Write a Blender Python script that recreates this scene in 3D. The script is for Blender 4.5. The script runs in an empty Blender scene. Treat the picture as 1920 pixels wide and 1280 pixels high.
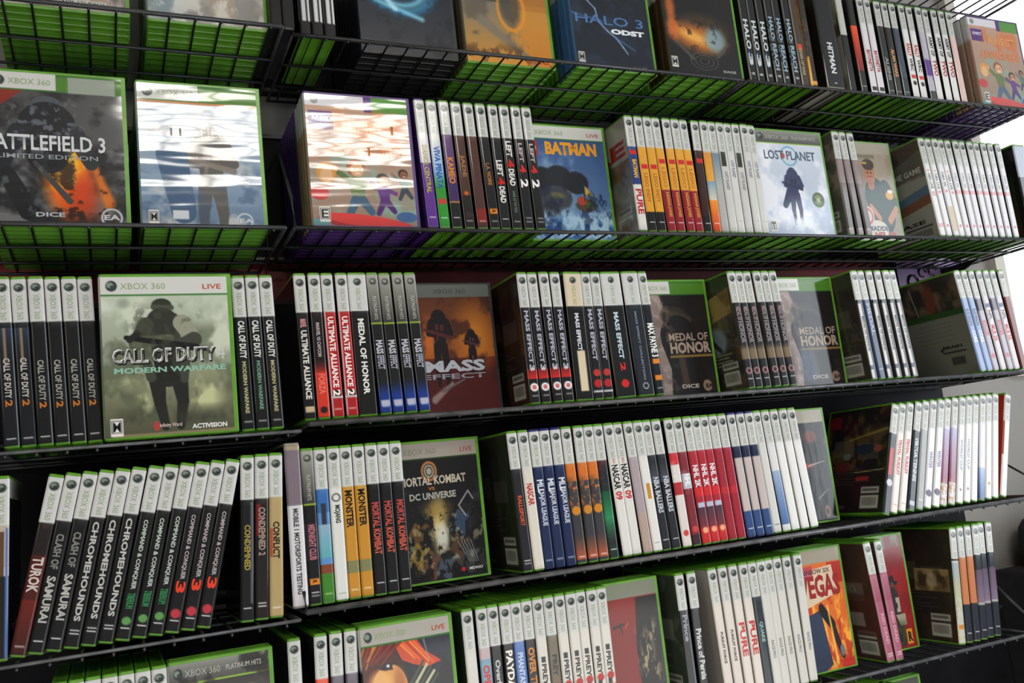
import bpy, math, random
import numpy as np
from mathutils import Matrix, Vector
random.seed(7); np.random.seed(7)
S = bpy.context.scene
COL = S.collection

# ------------------------------------------------------------------ camera, world, lights
F = 1702.455
YAW, PIT, ROL = -0.43009012, 0.15339336, 0.10943614
CAM = np.array([0.2685, -1.1367, 1.55])
def _rot(a, b, c):
    Rz = np.array([[math.cos(a), -math.sin(a), 0], [math.sin(a), math.cos(a), 0], [0, 0, 1]])
    Rx = np.array([[1, 0, 0], [0, math.cos(b), -math.sin(b)], [0, math.sin(b), math.cos(b)]])
    Ry = np.array([[math.cos(c), 0, math.sin(c)], [0, 1, 0], [-math.sin(c), 0, math.cos(c)]])
    return Rz @ Rx @ Ry
ROT = _rot(YAW, PIT, ROL)
cd = bpy.data.cameras.new('camera'); cam = bpy.data.objects.new('camera', cd); COL.objects.link(cam)
cd.sensor_width = 36; cd.lens = F / 1920 * 36; cd.clip_start = 0.02
M = Matrix.Identity(4)
for i in range(3):
    M[i][0] = ROT[i, 0]; M[i][1] = ROT[i, 2]; M[i][2] = -ROT[i, 1]; M[i][3] = CAM[i]
cam.matrix_world = M; S.camera = cam
S.view_settings.view_transform = 'Standard'; S.view_settings.look = 'None'
S.view_settings.exposure = -0.25; S.view_settings.gamma = 1; S.view_settings.use_curve_mapping = False

w = bpy.data.worlds.new('world'); S.world = w; w.use_nodes = True
w.node_tree.nodes['Background'].inputs[0].default_value = (0.80, 0.87, 1, 1)
w.node_tree.nodes['Background'].inputs[1].default_value = 0.07

def area(name, loc, target, sx, sy, power, color):
    l = bpy.data.lights.new(name, 'AREA'); l.shape = 'RECTANGLE'; l.size = sx; l.size_y = sy
    l.energy = power; l.color = color
    o = bpy.data.objects.new(name, l); COL.objects.link(o); o.location = loc
    d = Vector(target) - Vector(loc); o.rotation_euler = d.to_track_quat('-Z', 'Y').to_euler()
    return o
area('shop_window_daylight', (4.4, -1.95, 1.95), (1.2, 0, 1.7), 2.0, 2.0, 85, (0.86, 0.93, 1.0))
area('left_fill_light', (-1.5, -1.6, 2.6), (0.8, 0, 1.6), 0.8, 1.4, 15, (1.0, 0.95, 0.86))  # added fill from the left to lift the side covers, no real fixture
area('floor_bounce', (1.1, -1.65, 0.3), (1.1, .1, 2.2), 3.4, 2.0, 62, (1.0, 0.98, 0.95))

def at(px, py, Y):                      # point on the plane Y seen at photo position px, py
    d = ROT @ np.array([(px - 960) / F, 1, -(py - 640) / F])
    return CAM + (Y - CAM[1]) / d[1] * d
def x_at(px, Y, Z):                     # X on the line (Y, Z) seen in photo column px
    k = (px - 960) / F
    a = ROT.T @ (np.array([0, Y, Z]) - CAM); b = ROT.T @ np.array([1., 0, 0])
    return -(a[0] - k * a[1]) / (b[0] - k * b[1])

# ------------------------------------------------------------------ materials
def mat(name, color=(.5, .5, .5), rough=.5, metal=0, coat=0, coat_rough=.05, spec=.5):
    m = bpy.data.materials.new(name); m.use_nodes = True
    b = m.node_tree.nodes['Principled BSDF']
    b.inputs['Base Color'].default_value = (*color, 1); b.inputs['Roughness'].default_value = rough
    b.inputs['Metallic'].default_value = metal; b.inputs['Coat Weight'].default_value = coat
    b.inputs['Coat Roughness'].default_value = coat_rough; b.inputs['Specular IOR Level'].default_value = spec
    return m, m.node_tree, b
def bump(nt, b, scale, strength, stretch=(1, 1, 1), detail=2, coat=False, dist=.001):
    tc = nt.nodes.new('ShaderNodeTexCoord'); mp = nt.nodes.new('ShaderNodeMapping')
    mp.inputs['Scale'].default_value = stretch
    n = nt.nodes.new('ShaderNodeTexNoise'); n.inputs['Scale'].default_value = scale; n.inputs['Detail'].default_value = detail
    bp = nt.nodes.new('ShaderNodeBump'); bp.inputs['Strength'].default_value = strength; bp.inputs['Distance'].default_value = dist
    nt.links.new(tc.outputs['Object'], mp.inputs[0]); nt.links.new(mp.outputs[0], n.inputs['Vector'])
    nt.links.new(n.outputs['Fac'], bp.inputs['Height'])
    nt.links.new(bp.outputs[0], b.inputs['Coat Normal' if coat else 'Normal'])
    return n
def vary(nt, b, c1, c2, scale, stretch=(1, 1, 1)):
    tc = nt.nodes.new('ShaderNodeTexCoord'); mp = nt.nodes.new('ShaderNodeMapping'); mp.inputs['Scale'].default_value = stretch
    n = nt.nodes.new('ShaderNodeTexNoise'); n.inputs['Scale'].default_value = scale; n.inputs['Detail'].default_value = 5
    r = nt.nodes.new('ShaderNodeValToRGB')
    r.color_ramp.elements[0].position = .35; r.color_ramp.elements[1].position = .68
    r.color_ramp.elements[0].color = (*c1, 1); r.color_ramp.elements[1].color = (*c2, 1)
    nt.links.new(tc.outputs['Object'], mp.inputs[0]); nt.links.new(mp.outputs[0], n.inputs['Vector'])
    nt.links.new(n.outputs['Fac'], r.inputs[0]); nt.links.new(r.outputs[0], b.inputs['Base Color'])
def print_mat(name, rough, coat, coat_rough, bscale, bstr, stretch, dist):
    m, nt, b = mat(name, rough=rough, coat=coat, coat_rough=coat_rough, spec=.2)
    a = nt.nodes.new('ShaderNodeAttribute'); a.attribute_name = 'print_color'
    nt.links.new(a.outputs['Color'], b.inputs['Base Color'])
    bump(nt, b, bscale, bstr, stretch, 2, True, dist)
    return m
PRINT = print_mat('printed_paper_under_film', .5, .75, .09, 40, .25, (1, 1, .35), .0006)
WRAP = print_mat('printed_paper_under_crinkled_wrap', .4, 1.0, .06, 5.5, 1.0, (.7, 1, 4.0), .0024)
WRAP.node_tree.nodes['Principled BSDF'].inputs['Coat IOR'].default_value = 1.62
STEEL = print_mat('printed_metal_tin', .3, 1.0, .12, 10, .2, (1, 1, 1), .001)
GREEN, nt, b = mat('green_plastic', (.10, .29, .018), .35, coat=.2, coat_rough=.2); vary(nt, b, (.08, .24, .014), (.125, .34, .026), 30); b.inputs['Subsurface Weight'].default_value = .0
PURPLE, nt, b = mat('purple_plastic', (.05, .015, .12), .35); vary(nt, b, (.04, .012, .10), (.07, .02, .17), 30)
NAVYP, nt, b = mat('navy_plastic', (.012, .012, .11), .35); vary(nt, b, (.01, .01, .09), (.02, .02, .15), 30)
BLACKP, nt, b = mat('black_plastic', (.012, .012, .013), .35); vary(nt, b, (.01, .01, .01), (.02, .02, .02), 30)
CARD, nt, b = mat('grey_card', (.3, .28, .24), .6); vary(nt, b, (.27, .25, .21), (.36, .33, .28), 20)
WIRE, nt, b = mat('black_coated_wire', (.018, .018, .020), .38, spec=.6); vary(nt, b, (.012, .012, .013), (.03, .03, .032), 60)
RAIL, nt, b = mat('worn_grey_wire', (.06, .06, .065), .36, spec=.7); vary(nt, b, (.03, .03, .033), (.11, .11, .115), 35)
BOARD, nt, b = mat('black_board', (.006, .006, .008), .6, spec=.12); vary(nt, b, (.005, .005, .006), (.011, .011, .015), 9)
RED, nt, b = mat('dark_red_paint', (.20, .02, .02), .55); vary(nt, b, (.17, .013, .016), (.24, .03, .03), 6)
WALL, nt, b = mat('grey_beige_paint', (.30, .28, .26), .7); vary(nt, b, (.27, .255, .235), (.33, .31, .285), 3); bump(nt, b, 120, .15)
FRAMEM, nt, b = mat('cream_window_frame', (.6, .56, .48), .5); vary(nt, b, (.55, .51, .43), (.64, .6, .52), 8)
CEIL, nt, b = mat('ceiling_tile', (.5, .5, .48), .8); vary(nt, b, (.45, .45, .43), (.55, .55, .53), 25)
FLOORM, nt, b = mat('dark_floor', (.03, .03, .03), .5); vary(nt, b, (.02, .02, .02), (.045, .043, .04), 12)
RUBBER, nt, b = mat('matt_black_fabric', (.008, .008, .009), .8); vary(nt, b, (.006, .006, .007), (.014, .014, .015), 40)
def emat(name, color, strength):
    m = bpy.data.materials.new(name); m.use_nodes = True; nt = m.node_tree
    nt.nodes.remove(nt.nodes['Principled BSDF'])
    e = nt.nodes.new('ShaderNodeEmission'); e.inputs[0].default_value = (*color, 1); e.inputs[1].default_value = strength
    nt.links.new(e.outputs[0], nt.nodes['Material Output'].inputs[0]); return m
LAMP = emat('lit_lamp_diffuser', (1, .96, .88), 22)
DAY = emat('daylit_window_glass', (.93, .97, 1), 2.2)

# ------------------------------------------------------------------ object helpers
def link(name, me, parent=None):
    o = bpy.data.objects.new(name, me); COL.objects.link(o)
    if parent is not None: o.parent = parent
    return o
def tag(o, label, cat, group=None, kind=None):
    if label: o['label'] = label
    if cat: o['category'] = cat
    if group: o['group'] = group
    if kind: o['kind'] = kind
    return o
class MB:
    def __init__(s): s.v = []; s.f = []
    def add(s, v, f):
        n = len(s.v); s.v += [tuple(p) for p in v]; s.f += [tuple(i + n for i in q) for q in f]; return s
    def box(s, x0, x1, y0, y1, z0, z1, r=0):
        v = [(x, y, z) for z in (z0, z1) for y in (y0, y1) for x in (x0, x1)]
        return s.add(v, [(0, 2, 3, 1), (4, 5, 7, 6), (0, 1, 5, 4), (2, 6, 7, 3), (0, 4, 6, 2), (1, 3, 7, 5)])
    def tube(s, pts, r, n=8, closed=False):
        pts = [Vector(p) for p in pts]; rings = []; N = len(pts)
        for i, p in enumerate(pts):
            a = pts[i - 1] if (i or closed) else p; c = pts[(i + 1) % N] if (i < N - 1 or closed) else p
            d = (c - a).normalized(); up = Vector((0, 0, 1)) if abs(d.z) < .9 else Vector((0, 1, 0))
            u = d.cross(up).normalized(); q = u.cross(d)
            rings.append([p + (u * math.cos(t) + q * math.sin(t)) * r for t in [2 * math.pi * k / n for k in range(n)]])
        v = [x for rg in rings for x in rg]; f = []
        for i in range(N if closed else N - 1):
            j = (i + 1) % N
            for k in range(n): f.append((i * n + k, i * n + (k + 1) % n, j * n + (k + 1) % n, j * n + k))
        if not closed: f += [tuple(range(n - 1, -1, -1)), tuple((N - 1) * n + k for k in range(n))]
        return s.add(v, f)
    def mesh(s, name, m, smooth=False):
        me = bpy.data.meshes.new(name); me.from_pydata(s.v, [], s.f); me.materials.append(m)
        if smooth: me.polygons.foreach_set('use_smooth', [True] * len(me.polygons))
        me.update(); return me
    def build(s, name, m, parent=None, smooth=False): return link(name, s.mesh(name, m, smooth), parent)

# ------------------------------------------------------------------ setting
ZR = {0: 2.425, 1: 2.173, 2: 1.905, 3: 1.653, 4: 1.429, 5: 1.206, 6: .982}
ZL = {1: 2.166, 2: 1.896, 3: 1.643, 4: 1.425, 5: 1.205}
YL = -.029
def struct(name, mb, m): return tag(mb.build(name, m), None, None, kind='structure')
struct('floor', MB().box(-3, 5.5, -6.5, .3, -.05, 0), FLOORM)
struct('ceiling', MB().box(-3, 5.5, -6.5, .3, 3.05, 3.1), CEIL)
struct('wall_back', MB().box(-3, 2.085, .232, .30, 0, 3.05).box(2.085, 3.2, .232, .30, 0, 1.66).box(3.2, 5.5, .232, .30, 0, 3.05).box(2.085, 3.2, .232, .30, 2.75, 3.05), WALL)
struct('trim_1', MB().box(-.4, 1.765, .222, .232, 1.853, 1.925), RED)
struct('trim_2', MB().box(-.4, .36, .222, .232, 1.61, 1.66), RED)
# window_1 in the back wall to the right of the racks
wf = MB(); wf.box(2.085, 2.115, .215, .25, 1.66, 2.75); wf.box(2.115, 3.2, .215, .25, 1.66, 1.70); wf.box(2.115, 3.2, .22, .25, 1.985, 2.0)
for x in (2.45, 2.82, 3.17): wf.box(x, x + .03, .22, .25, 1.7, 2.75)
o = struct('window_1', wf, FRAMEM)
link('window_pane', MB().box(2.115, 3.17, .252, .258, 1.70, 2.75).mesh('window_pane', DAY), o)
# black slotted back boards, one behind each row
for z0, z1, x0, x1 in ((2.185, 2.36, .50, 1.93), (1.915, 2.113, -.3, 1.90), (1.665, 1.853, -.3, 1.84), (1.445, 1.655, -.3, 1.84), (1.222, 1.43, -.3, 1.84), (.70, 1.205, -.3, 1.89)):
    nm = 'trim_%d' % (3 + int(round((2.4 - z1) * 4)))
    mb = MB(); mb.box(x0, x1, .206, .222, z0, z1)
    o = struct(nm, mb, BOARD)
    link('rim', MB().box(x0, x1, .2, .206, z1 - .006, z1).box(x0, x1, .2, .206, z0, z0 + .004).mesh('rim', WIRE), o)
# shop ceiling light: louvred panel behind the viewer
t = tag(link('ceiling_light', None), 'large lit louvred ceiling panel above the aisle', 'ceiling light'); t.location = (.98, -2.33, 3.0)
MB().box(-.62, .62, -.45, .45, .03, .05).build('housing', FRAMEM, t)
MB().box(-.60, .60, -.43, .43, .022, .03).build('diffuser', LAMP, t)
lv = MB()
for i in range(9): lv.box(-.62 + i * .1525, -.605 + i * .1525, -.45, .45, 0, .022)
for i in (-.45, -.007, .435): lv.box(-.62, .62, i, i + .015, 0, .022)
lv.build('louvre', BOARD, t)

# ------------------------------------------------------------------ printed art: a small raster painter
def C(h):
    if isinstance(h, str):
        h = h.lstrip('#'); return np.array([int(h[i:i + 2], 16) / 255 for i in (0, 2, 4)])
    return np.array(h, float)
def lin(c):
    c = np.clip(c, 0, 1); return np.where(c <= .04045, c / 12.92, ((c + .055) / 1.055) ** 2.4)
class P:
    def __init__(s, nx, ny, asp, base):
        s.nx, s.ny, s.a = nx, ny, asp
        s.X, s.Y = np.meshgrid(np.linspace(0, asp, nx), np.linspace(0, 1, ny)); s.I = np.zeros((ny, nx, 3)) + C(base); s.e = 1.0 / ny
    def mix(s, m, c, a=1):
        m = np.clip(m, 0, 1)[..., None] * a; s.I = s.I * (1 - m) + (c if isinstance(c, np.ndarray) and c.ndim == 3 else C(c)) * m; return s
    def _st(s, d, soft): return np.clip(.5 - d / max(soft, s.e), 0, 1)
    def rect(s, x0, y0, x1, y1, c, a=1, soft=0):
        d = np.maximum(np.maximum(x0 - s.X, s.X - x1), np.maximum(y0 - s.Y, s.Y - y1)); return s.mix(s._st(d, soft), c, a)
    def ell(s, x, y, rx, ry, c, a=1, soft=0, rot=0):
        dx, dy = s.X - x, s.Y - y; co, si = math.cos(rot), math.sin(rot)
        u, v = dx * co + dy * si, -dx * si + dy * co; m = min(rx, ry)
        return s.mix(s._st((np.sqrt((u / rx) ** 2 + (v / ry) ** 2) - 1) * m, soft), c, a)
    def ring(s, x, y, r, wd, c, a=1, soft=0, sy=1):
        d = np.abs(np.sqrt((s.X - x) ** 2 + ((s.Y - y) / sy) ** 2) - r) - wd; return s.mix(s._st(d, soft), c, a)
    def cap(s, x0, y0, x1, y1, r0, r1, c, a=1, soft=0):
        dx, dy = x1 - x0, y1 - y0; t = np.clip(((s.X - x0) * dx + (s.Y - y0) * dy) / (dx * dx + dy * dy + 1e-9), 0, 1)
        d = np.hypot(s.X - x0 - t * dx, s.Y - y0 - t * dy) - (r0 + (r1 - r0) * t); return s.mix(s._st(d, soft), c, a)
    def poly(s, pts, c, a=1):
        ins = np.zeros(s.X.shape, bool); n = len(pts)
        for i in range(n):
            (x0, y0), (x1, y1) = pts[i], pts[(i + 1) % n]
            if y0 == y1: continue
            k = (s.Y >= min(y0, y1)) & (s.Y < max(y0, y1)); ins ^= k & (s.X < x0 + (s.Y - y0) * (x1 - x0) / (y1 - y0))
        return s.mix(ins.astype(float), c, a)
    def grad(s, y0, y1, c0, c1, a=1, x0=0, x1=9, horiz=False):
        t = np.clip(((s.X if horiz else s.Y) - y0) / (y1 - y0), 0, 1)[..., None]
        k = ((s.Y >= y0) & (s.Y <= y1)) if not horiz else ((s.X >= y0) & (s.X <= y1)); k &= (s.X >= x0) & (s.X <= x1)
        return s.mix(k.astype(float), C(c0) * (1 - t) + C(c1) * t, a)
    def noise(s, sx, sy, seed=0):
        r = np.random.RandomState(seed); out = 0; amp = 1; tot = 0
        for o in range(4):
            g = r.rand(int(sy) + 3, int(sx) + 3); u = s.X / s.a * sx; v = s.Y * sy
            i, j = u.astype(int), v.astype(int); fu, fv = u - i, v - j; fu = fu * fu * (3 - 2 * fu); fv = fv * fv * (3 - 2 * fv)
            n = (g[j, i] * (1 - fu) + g[j, i + 1] * fu) * (1 - fv) + (g[j + 1, i] * (1 - fu) + g[j + 1, i + 1] * fu) * fv
            out = out + n * amp; tot += amp; amp *= .55; sx *= 2; sy *= 2
        return out / tot
    def cloud(s, sx, sy, c, a=1, lo=.45, hi=.65, seed=0, y0=-1, y1=2, x0=-1, x1=2):
        q = lambda z: np.clip(z / .10 + .5, 0, 1)
        m = np.clip((s.noise(sx, sy, seed) - lo) / (hi - lo), 0, 1) * q(s.Y - y0) * q(y1 - s.Y) * q(s.X - x0) * q(x1 - s.X); return s.mix(m, c, a)

_tc = {}
def glyphs(text, bold=0):
    k = (text, bold)
    if k not in _tc:
        cu = bpy.data.curves.new('t', 'FONT'); cu.body = text; cu.offset = bold; cu.resolution_u = 2; cu.size = 1
        ob = bpy.data.objects.new('t', cu); COL.objects.link(ob)
        me = bpy.data.meshes.new_from_object(ob)
        v = np.array([(q.co.x, q.co.y) for q in me.vertices]); f = [tuple(p.vertices) for p in me.polygons]
        v[:, 0] -= v[:, 0].min(); v[:, 1] -= v[:, 1].min(); v[:, 0] /= max(v[:, 0].max(), 1e-6); v[:, 1] /= max(v[:, 1].max(), 1e-6)
        bpy.data.objects.remove(ob); bpy.data.curves.remove(cu); bpy.data.meshes.remove(me); _tc[k] = (v, f)
    return _tc[k]
class Sheet:
    "printed sheet: coloured grids and lettering merged in one mesh"
    def __init__(s): s.v = []; s.f = []; s.c = []; s.n = 0
    def put(s, v, f, c):
        s.v.append(v); s.f += [tuple(i + s.n for i in q) for q in f]; s.c.append(np.broadcast_to(lin(np.clip(c, 0, 1) ** 1.22), (len(v), 3))); s.n += len(v)
    def grid(s, p, fn):
        ny, nx = p.X.shape; u = (p.X / p.a).ravel(); v = p.Y.ravel(); s_v = fn(u, v)
        idx = np.arange(nx * ny).reshape(ny, nx); f = np.stack([idx[:-1, :-1], idx[1:, :-1], idx[1:, 1:], idx[:-1, 1:]], -1).reshape(-1, 4)
        s.put(s_v, f.tolist(), p.I.reshape(-1, 3))
    def quad(s, fn, u0, v0, u1, v1, c):
        s.put(fn(np.array([u0, u0, u1, u1], float), np.array([v0, v1, v1, v0], float)), [(0, 1, 2, 3)], C(c))
    def text(s, fn, t, u0, v0, u1, v1, c, bold=.02, vert=False):
        g, f = glyphs(t, bold)
        if vert: u = u0 + (u1 - u0) * g[:, 1]; v = v0 + (v1 - v0) * g[:, 0]
        else: u = u0 + (u1 - u0) * g[:, 0]; v = v1 - (v1 - v0) * g[:, 1]
        if vert: f = [q for q in f]
        s.put(fn(u, v), f, C(c))
    def mesh(s, name, m):
        v = np.concatenate(s.v); me = bpy.data.meshes.new(name); me.from_pydata(v.tolist(), [], s.f); me.materials.append(m)
        a = me.color_attributes.new('print_color', 'FLOAT_COLOR', 'POINT')
        c = np.ones((len(v), 4)); c[:, :3] = np.concatenate(s.c); a.data.foreach_set('color', c.ravel())
        me.polygons.foreach_set('use_smooth', [True] * len(me.polygons)); me.update(); return me

# ------------------------------------------------------------------ the case: shell and sheet (local: spine at x=0, front at y=0)
W, H, T = .149, .190, .0152
RR = .0028
def edge(d, r=RR): d = np.clip(d, 0, r); return r - np.sqrt(np.maximum(r * r - (r - d) ** 2, 0))
_sh = {}
def shell_mesh(m, t=T, w=W, h=H):
    k = (m.name, t, w, h)
    if k in _sh: return _sh[k]
    def outline(ins):
        pts = []; r = RR
        for cx, cy, a0 in ((r, r, math.pi), (w - .001, .001, 1.5 * math.pi)):
            rr = r if cx == r else .001
            for q in range(5):
                a = a0 + q * math.pi / 8; pts.append((cx + rr * math.cos(a), cy + rr * math.sin(a)))
        pts += [(w, t * .44), (w - .0018, t * .46), (w - .0018, t * .54), (w, t * .56)]
        for cx, cy, a0 in ((w - .001, t - .001, 0), (r, t - r, .5 * math.pi)):
            rr = r if cx == r else .001
            for q in range(5):
                a = a0 + q * math.pi / 8; pts.append((cx + rr * math.cos(a), cy + rr * math.sin(a)))
        mx, my = w / 2, t / 2
        return [(mx + (x - mx) * (1 - 2 * ins / w), my + (y - my) * (1 - 2 * ins / t)) for x, y in pts]
    mb = MB(); o0, o1, o2 = outline(0), outline(.0009), outline(.0028)
    lv = [(.0012, o2), (.0, o2), (0, o1), (.001, o0), (h - .001, o0), (h, o1), (h, o2), (h - .0012, o2)]; n = len(o0)
    v = [(x, y, z) for z, ol in lv for x, y in ol]; f = []
    for i in range(len(lv) - 1):
        for k2 in range(n): f.append((i * n + k2, i * n + (k2 + 1) % n, (i + 1) * n + (k2 + 1) % n, (i + 1) * n + k2))
    f += [tuple(range(n - 1, -1, -1)), tuple((len(lv) - 1) * n + q for q in range(n))]
    mb.add(v, f)
    # thumb latch tabs on the opening side
    mb.box(w - .001, w + .0004, t * .3, t * .7, h * .44, h * .56)
    _sh[k] = mb.mesh('shell', m); return _sh[k]
EPS = .00015
def f_front(t=T, w=W, h=H, lay=0):
    return lambda u, v: np.stack([.0016 + u * (w - .0066), np.full_like(u, -EPS - lay), h - .0036 - v * (h - .0066)], -1)
def f_spine(t=T, w=W, h=H, lay=0, m=.0001):
    def fn(u, v):
        y = t - m - u * (t - 2 * m); d = np.minimum(y, t - y)
        return np.stack([edge(d) * .82 - .0005 - lay, (y - t / 2) * (1 + .0005 / t) + t / 2, h - .0034 - v * (h - .0062)], -1)
    return fn
def f_back(t=T, w=W, h=H, lay=0):
    return lambda u, v: np.stack([w - .005 - u * (w - .0066), np.full_like(u, t + EPS + lay), h - .0036 - v * (h - .0066)], -1)

# ---- spine designs
D = {}
def d(name, look, hdr, body, *ops, side='1c1c1c', shell=None, t=T, back=None, h=H):
    D[name] = dict(look=look, hdr=hdr, body=body, ops=ops, side=side, shell=shell or GREEN, t=t, back=back, h=h, me=None)
def spine_sheet(D_):
    t, h = D_['t'], D_['h']; s = Sheet(); A = t / h; nx = 13 if t < .02 else 25
    p = P(nx, 170, A, D_['body']); cx = A / 2; hdr = D_['hdr']
    for op in D_['ops']:
        k = op[0]
        if k == 'b': p.rect(-1, op[1], 9, op[2], op[3])
        elif k == 'g': p.grad(op[1], op[2], op[3], op[4])
        elif k == 's': p.cloud(4, 40, op[3], 1, .42, .58, hash(op[3]) % 99 if False else int(op[1] * 100) + 3, op[1], op[2])
        elif k == 'x': p.rect(op[3] * A, op[1], op[4] * A, op[2], op[5])
        elif k == 'c': p.ell(cx, op[1], op[2] * A, op[2] * A, op[3])
        elif k == 'q': p.rect(cx - .36 * A, op[1] - .02, cx + .36 * A, op[1] + .02, op[2])
        elif k == 'l': p.rect(.2 * A, op[1] - .003, .8 * A, op[1] + .003, op[2] if len(op) > 2 else 'e8e8e8')
    if hdr in ('w', 'y'):
        c = 'd0d0ce' if hdr == 'w' else 'd8cbb4'
        p.rect(-1, -1, 9, .265, c); p.cloud(2, 30, 'c9cbc5', .5, .4, .7, 5, -1, .26)
        r = min(.36 * A, .026); p.ell(cx, .052, r, r, '3c4240'); p.ell(cx - .1 * r, .048, r * .62, r * .55, '8f9a90'); p.ell(cx + .2 * r, .058, r * .45, r * .4, '3a423a')
    elif hdr == 'p':
        p.grad(-.01, .26, 'b0b0a8', '6a6a64'); p.grad(.26, .36, '6a6a64', '42423f'); p.ell(cx, .05, .3 * A, .3 * A, '4a4e48'); p.ell(cx - .03 * A, .046, .18 * A, .16 * A, '9aa090')
        p.rect(-1, .353, 9, .362, 'b4d23c')
    elif hdr == 'd':
        r = .34 * A; p.ell(cx, .05, r, r, '555a55')
    s.grid(p, f_spine(t, W, h))
    fn = f_spine(t, W, h, .00022)
    if hdr in ('w', 'y'): wd = min(.42, .006 / t); s.text(fn, 'XBOX 360', .5 - wd / 2, .095, .5 + wd / 2, .25, '9aa88a' if hdr == 'w' else 'a8b070', .0, True)
    if hdr == 'p': s.text(fn, 'PLATINUM HITS', .34, .16, .64, .33, 'c8c8bc', .0, True)
    for op in D_['ops']:
        if op[0] == 't':
            wd = op[4]; c = op[6] if len(op) > 6 else .5
            s.text(fn, op[1], c - wd / 2, op[2], c + wd / 2, op[3], op[5], .035, True)
    ff, fb = f_front(t, W, h), f_back(t, W, h)
    if hdr in ('w', 'y', 'p'): s.quad(ff, 0, 0, 1, .11, 'c8c8c4'); s.quad(ff, 0, .11, 1, 1, D_['side'])
    else: s.quad(ff, 0, 0, 1, 1, D_['side'])
    if D_['back']:
        q = P(100, 130, W / h, D_['side']); D_['back'](q, s, f_back(t, W, h, .0002)); s.grid(q, fb)
    else: s.quad(fb, 0, 0, 1, .55, D_['side']); s.quad(fb, 0, .55, 1, 1, D_['side'])
    return s.mesh('paper_insert', PRINT)
def sm(D_):
    if D_['me'] is None: D_['me'] = spine_sheet(D_)
    return D_['me']
ORD = ['first', 'second', 'third', 'fourth', 'fifth', 'sixth', 'seventh', 'eighth', 'ninth', 'tenth', 'eleventh', 'twelfth', 'thirteenth', 'fourteenth', 'fifteenth', 'sixteenth', 'seventeenth', 'eighteenth', 'nineteenth', 'twentieth', 'twenty-first', 'twenty-second', 'twenty-third', 'twenty-fourth', 'twenty-fifth', 'twenty-sixth', 'twenty-seventh', 'twenty-eighth', 'twenty-ninth', 'thirtieth', 'thirty-first']
SHELVES = []
def spine_case(Dn, X, Y, Z, lean, label, group, name='game_case', jit=True):
    "X is the centre of the spine at its foot, lean is how far the head stands left of the foot"
    t, h = Dn['t'], Dn['h']
    th = math.asin(max(-.9, min(.9, lean / h)))
    r = tag(link(name, None), label, 'video game case' if name == 'game_case' else 'game box', group)
    yy = Y + (random.uniform(0, .003) if jit else 0)
    r.matrix_world = Matrix.Translation((X, yy, Z + abs(math.sin(th)) * t / 2 + .0006)) @ Matrix.Rotation(-th, 4, 'Y')
    loc = Matrix.Translation((t / 2, 0, 0)) @ Matrix.Rotation(math.pi / 2, 4, 'Z')
    a = link('shell', shell_mesh(Dn['shell'], t, W, h), r); a.matrix_local = loc
    b_ = link('paper_insert', sm(Dn), r); b_.matrix_local = loc
    return r
SPN = []
def run(Z, Y, tops, bots, designs, where, group, top_first=None):
    "tops and bots: photo columns of the spine centres at head and foot"
    n = len(designs); items = []
    def fill(v):
        if v is None: return None
        v = list(v)
        if len(v) == 2 and n > 2: v = [v[0] + (v[1] - v[0]) * i / (n - 1) for i in range(n)]
        return v
    tops, bots = fill(tops), fill(bots)
    for i in range(n):
        dn = D[designs[i]]; hh = dn['h'] * .995
        if tops is None: xb = x_at(bots[i], Y, Z); xt = xb
        elif bots is None: xt = x_at(tops[i], Y, Z + hh); xb = xt
        else: xt = x_at(tops[i], Y, Z + hh); xb = x_at(bots[i], Y, Z)
        items.append([dn, xt, xb])
    for i in range(1, n):
        a, b_ = items[i - 1], items[i]; gap = (a[0]['t'] + b_[0]['t']) / 2 + .0009
        la = abs(a[1] - a[2]) / H; gap = gap / math.sqrt(max(1 - la * la, .2)) + .0002
        b_[2] = max(b_[2], a[2] + gap); b_[1] = max(b_[1], a[1] + gap)
    out = []
    for i, (dn, xt, xb) in enumerate(items):
        lab = '%s case, %s from left, %s' % (dn['look'], ORD[i], where) if n > 1 else '%s %s' % (dn['look'], where)
        SPN.append((Z, min(xt, xb) - dn['t'] / 2 - .0006, max(xt, xb) + dn['t'] / 2 + .0006))
        out.append(spine_case(dn, xb, Y, Z, xb - xt, lab, group, 'game_box' if dn['shell'] in (CARD, BLACKP) and dn['t'] > .02 else 'game_case'))
    return out

# back-cover pictures, shown only on the first case of a run
def bk(c1, c2, c3, seed, panel=None, extra=None):
    def fn(p, s, f):
        p.cloud(5, 6, c1, .8, .4, .65, seed); p.cloud(9, 9, c2, .8, .52, .68, seed + 3, 0, .6)
        if panel: p.rect(-1, .42, 2, 2, panel); p.cloud(3, 4, c1, .3, .4, .6, seed + 5, .42, 1)
        else: p.rect(.10, .30, .36, .46, c3, .5); p.rect(.42, .34, .68, .50, c3, .4)
        for i in range(7): p.rect(.08, .56 + i * .028, .5 + .1 * ((i * 37) % 3 - 1), .566 + i * .028, c3, .6)
        p.rect(.50, .76, .72, .82, 'a8a498'); p.rect(.515, .775, .70, .80, '55524c'); p.rect(.50, .84, .72, .96, 'b0aca0')
        for i in range(12): p.rect(.52 + i * .015, .86, .527 + i * .015, .93, '3c3a36')
        p.rect(.06, .93, .3, .96, c3, .7)
        if extra: extra(p, s, f)
        p.I = np.clip(p.I, 0, 1) ** .74
    return fn
def bx_pure(p, s, f):
    p.rect(-1, -1, 9, .36, '8c887c'); p.cloud(3, 4, '5a584e', .7, .45, .62, 5, .3, .8); p.rect(.0, .36, .9, .38, '6c5038'); p.cloud(4, 5, '5c3c20', .9, .42, .6, 8, .4, 1); p.ell(.42, .42, .10, .12, '2c3428', .8, soft=.05); s.text(f, 'RE', .25, .18, .95, .32, '9c2c28', .04)
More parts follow.
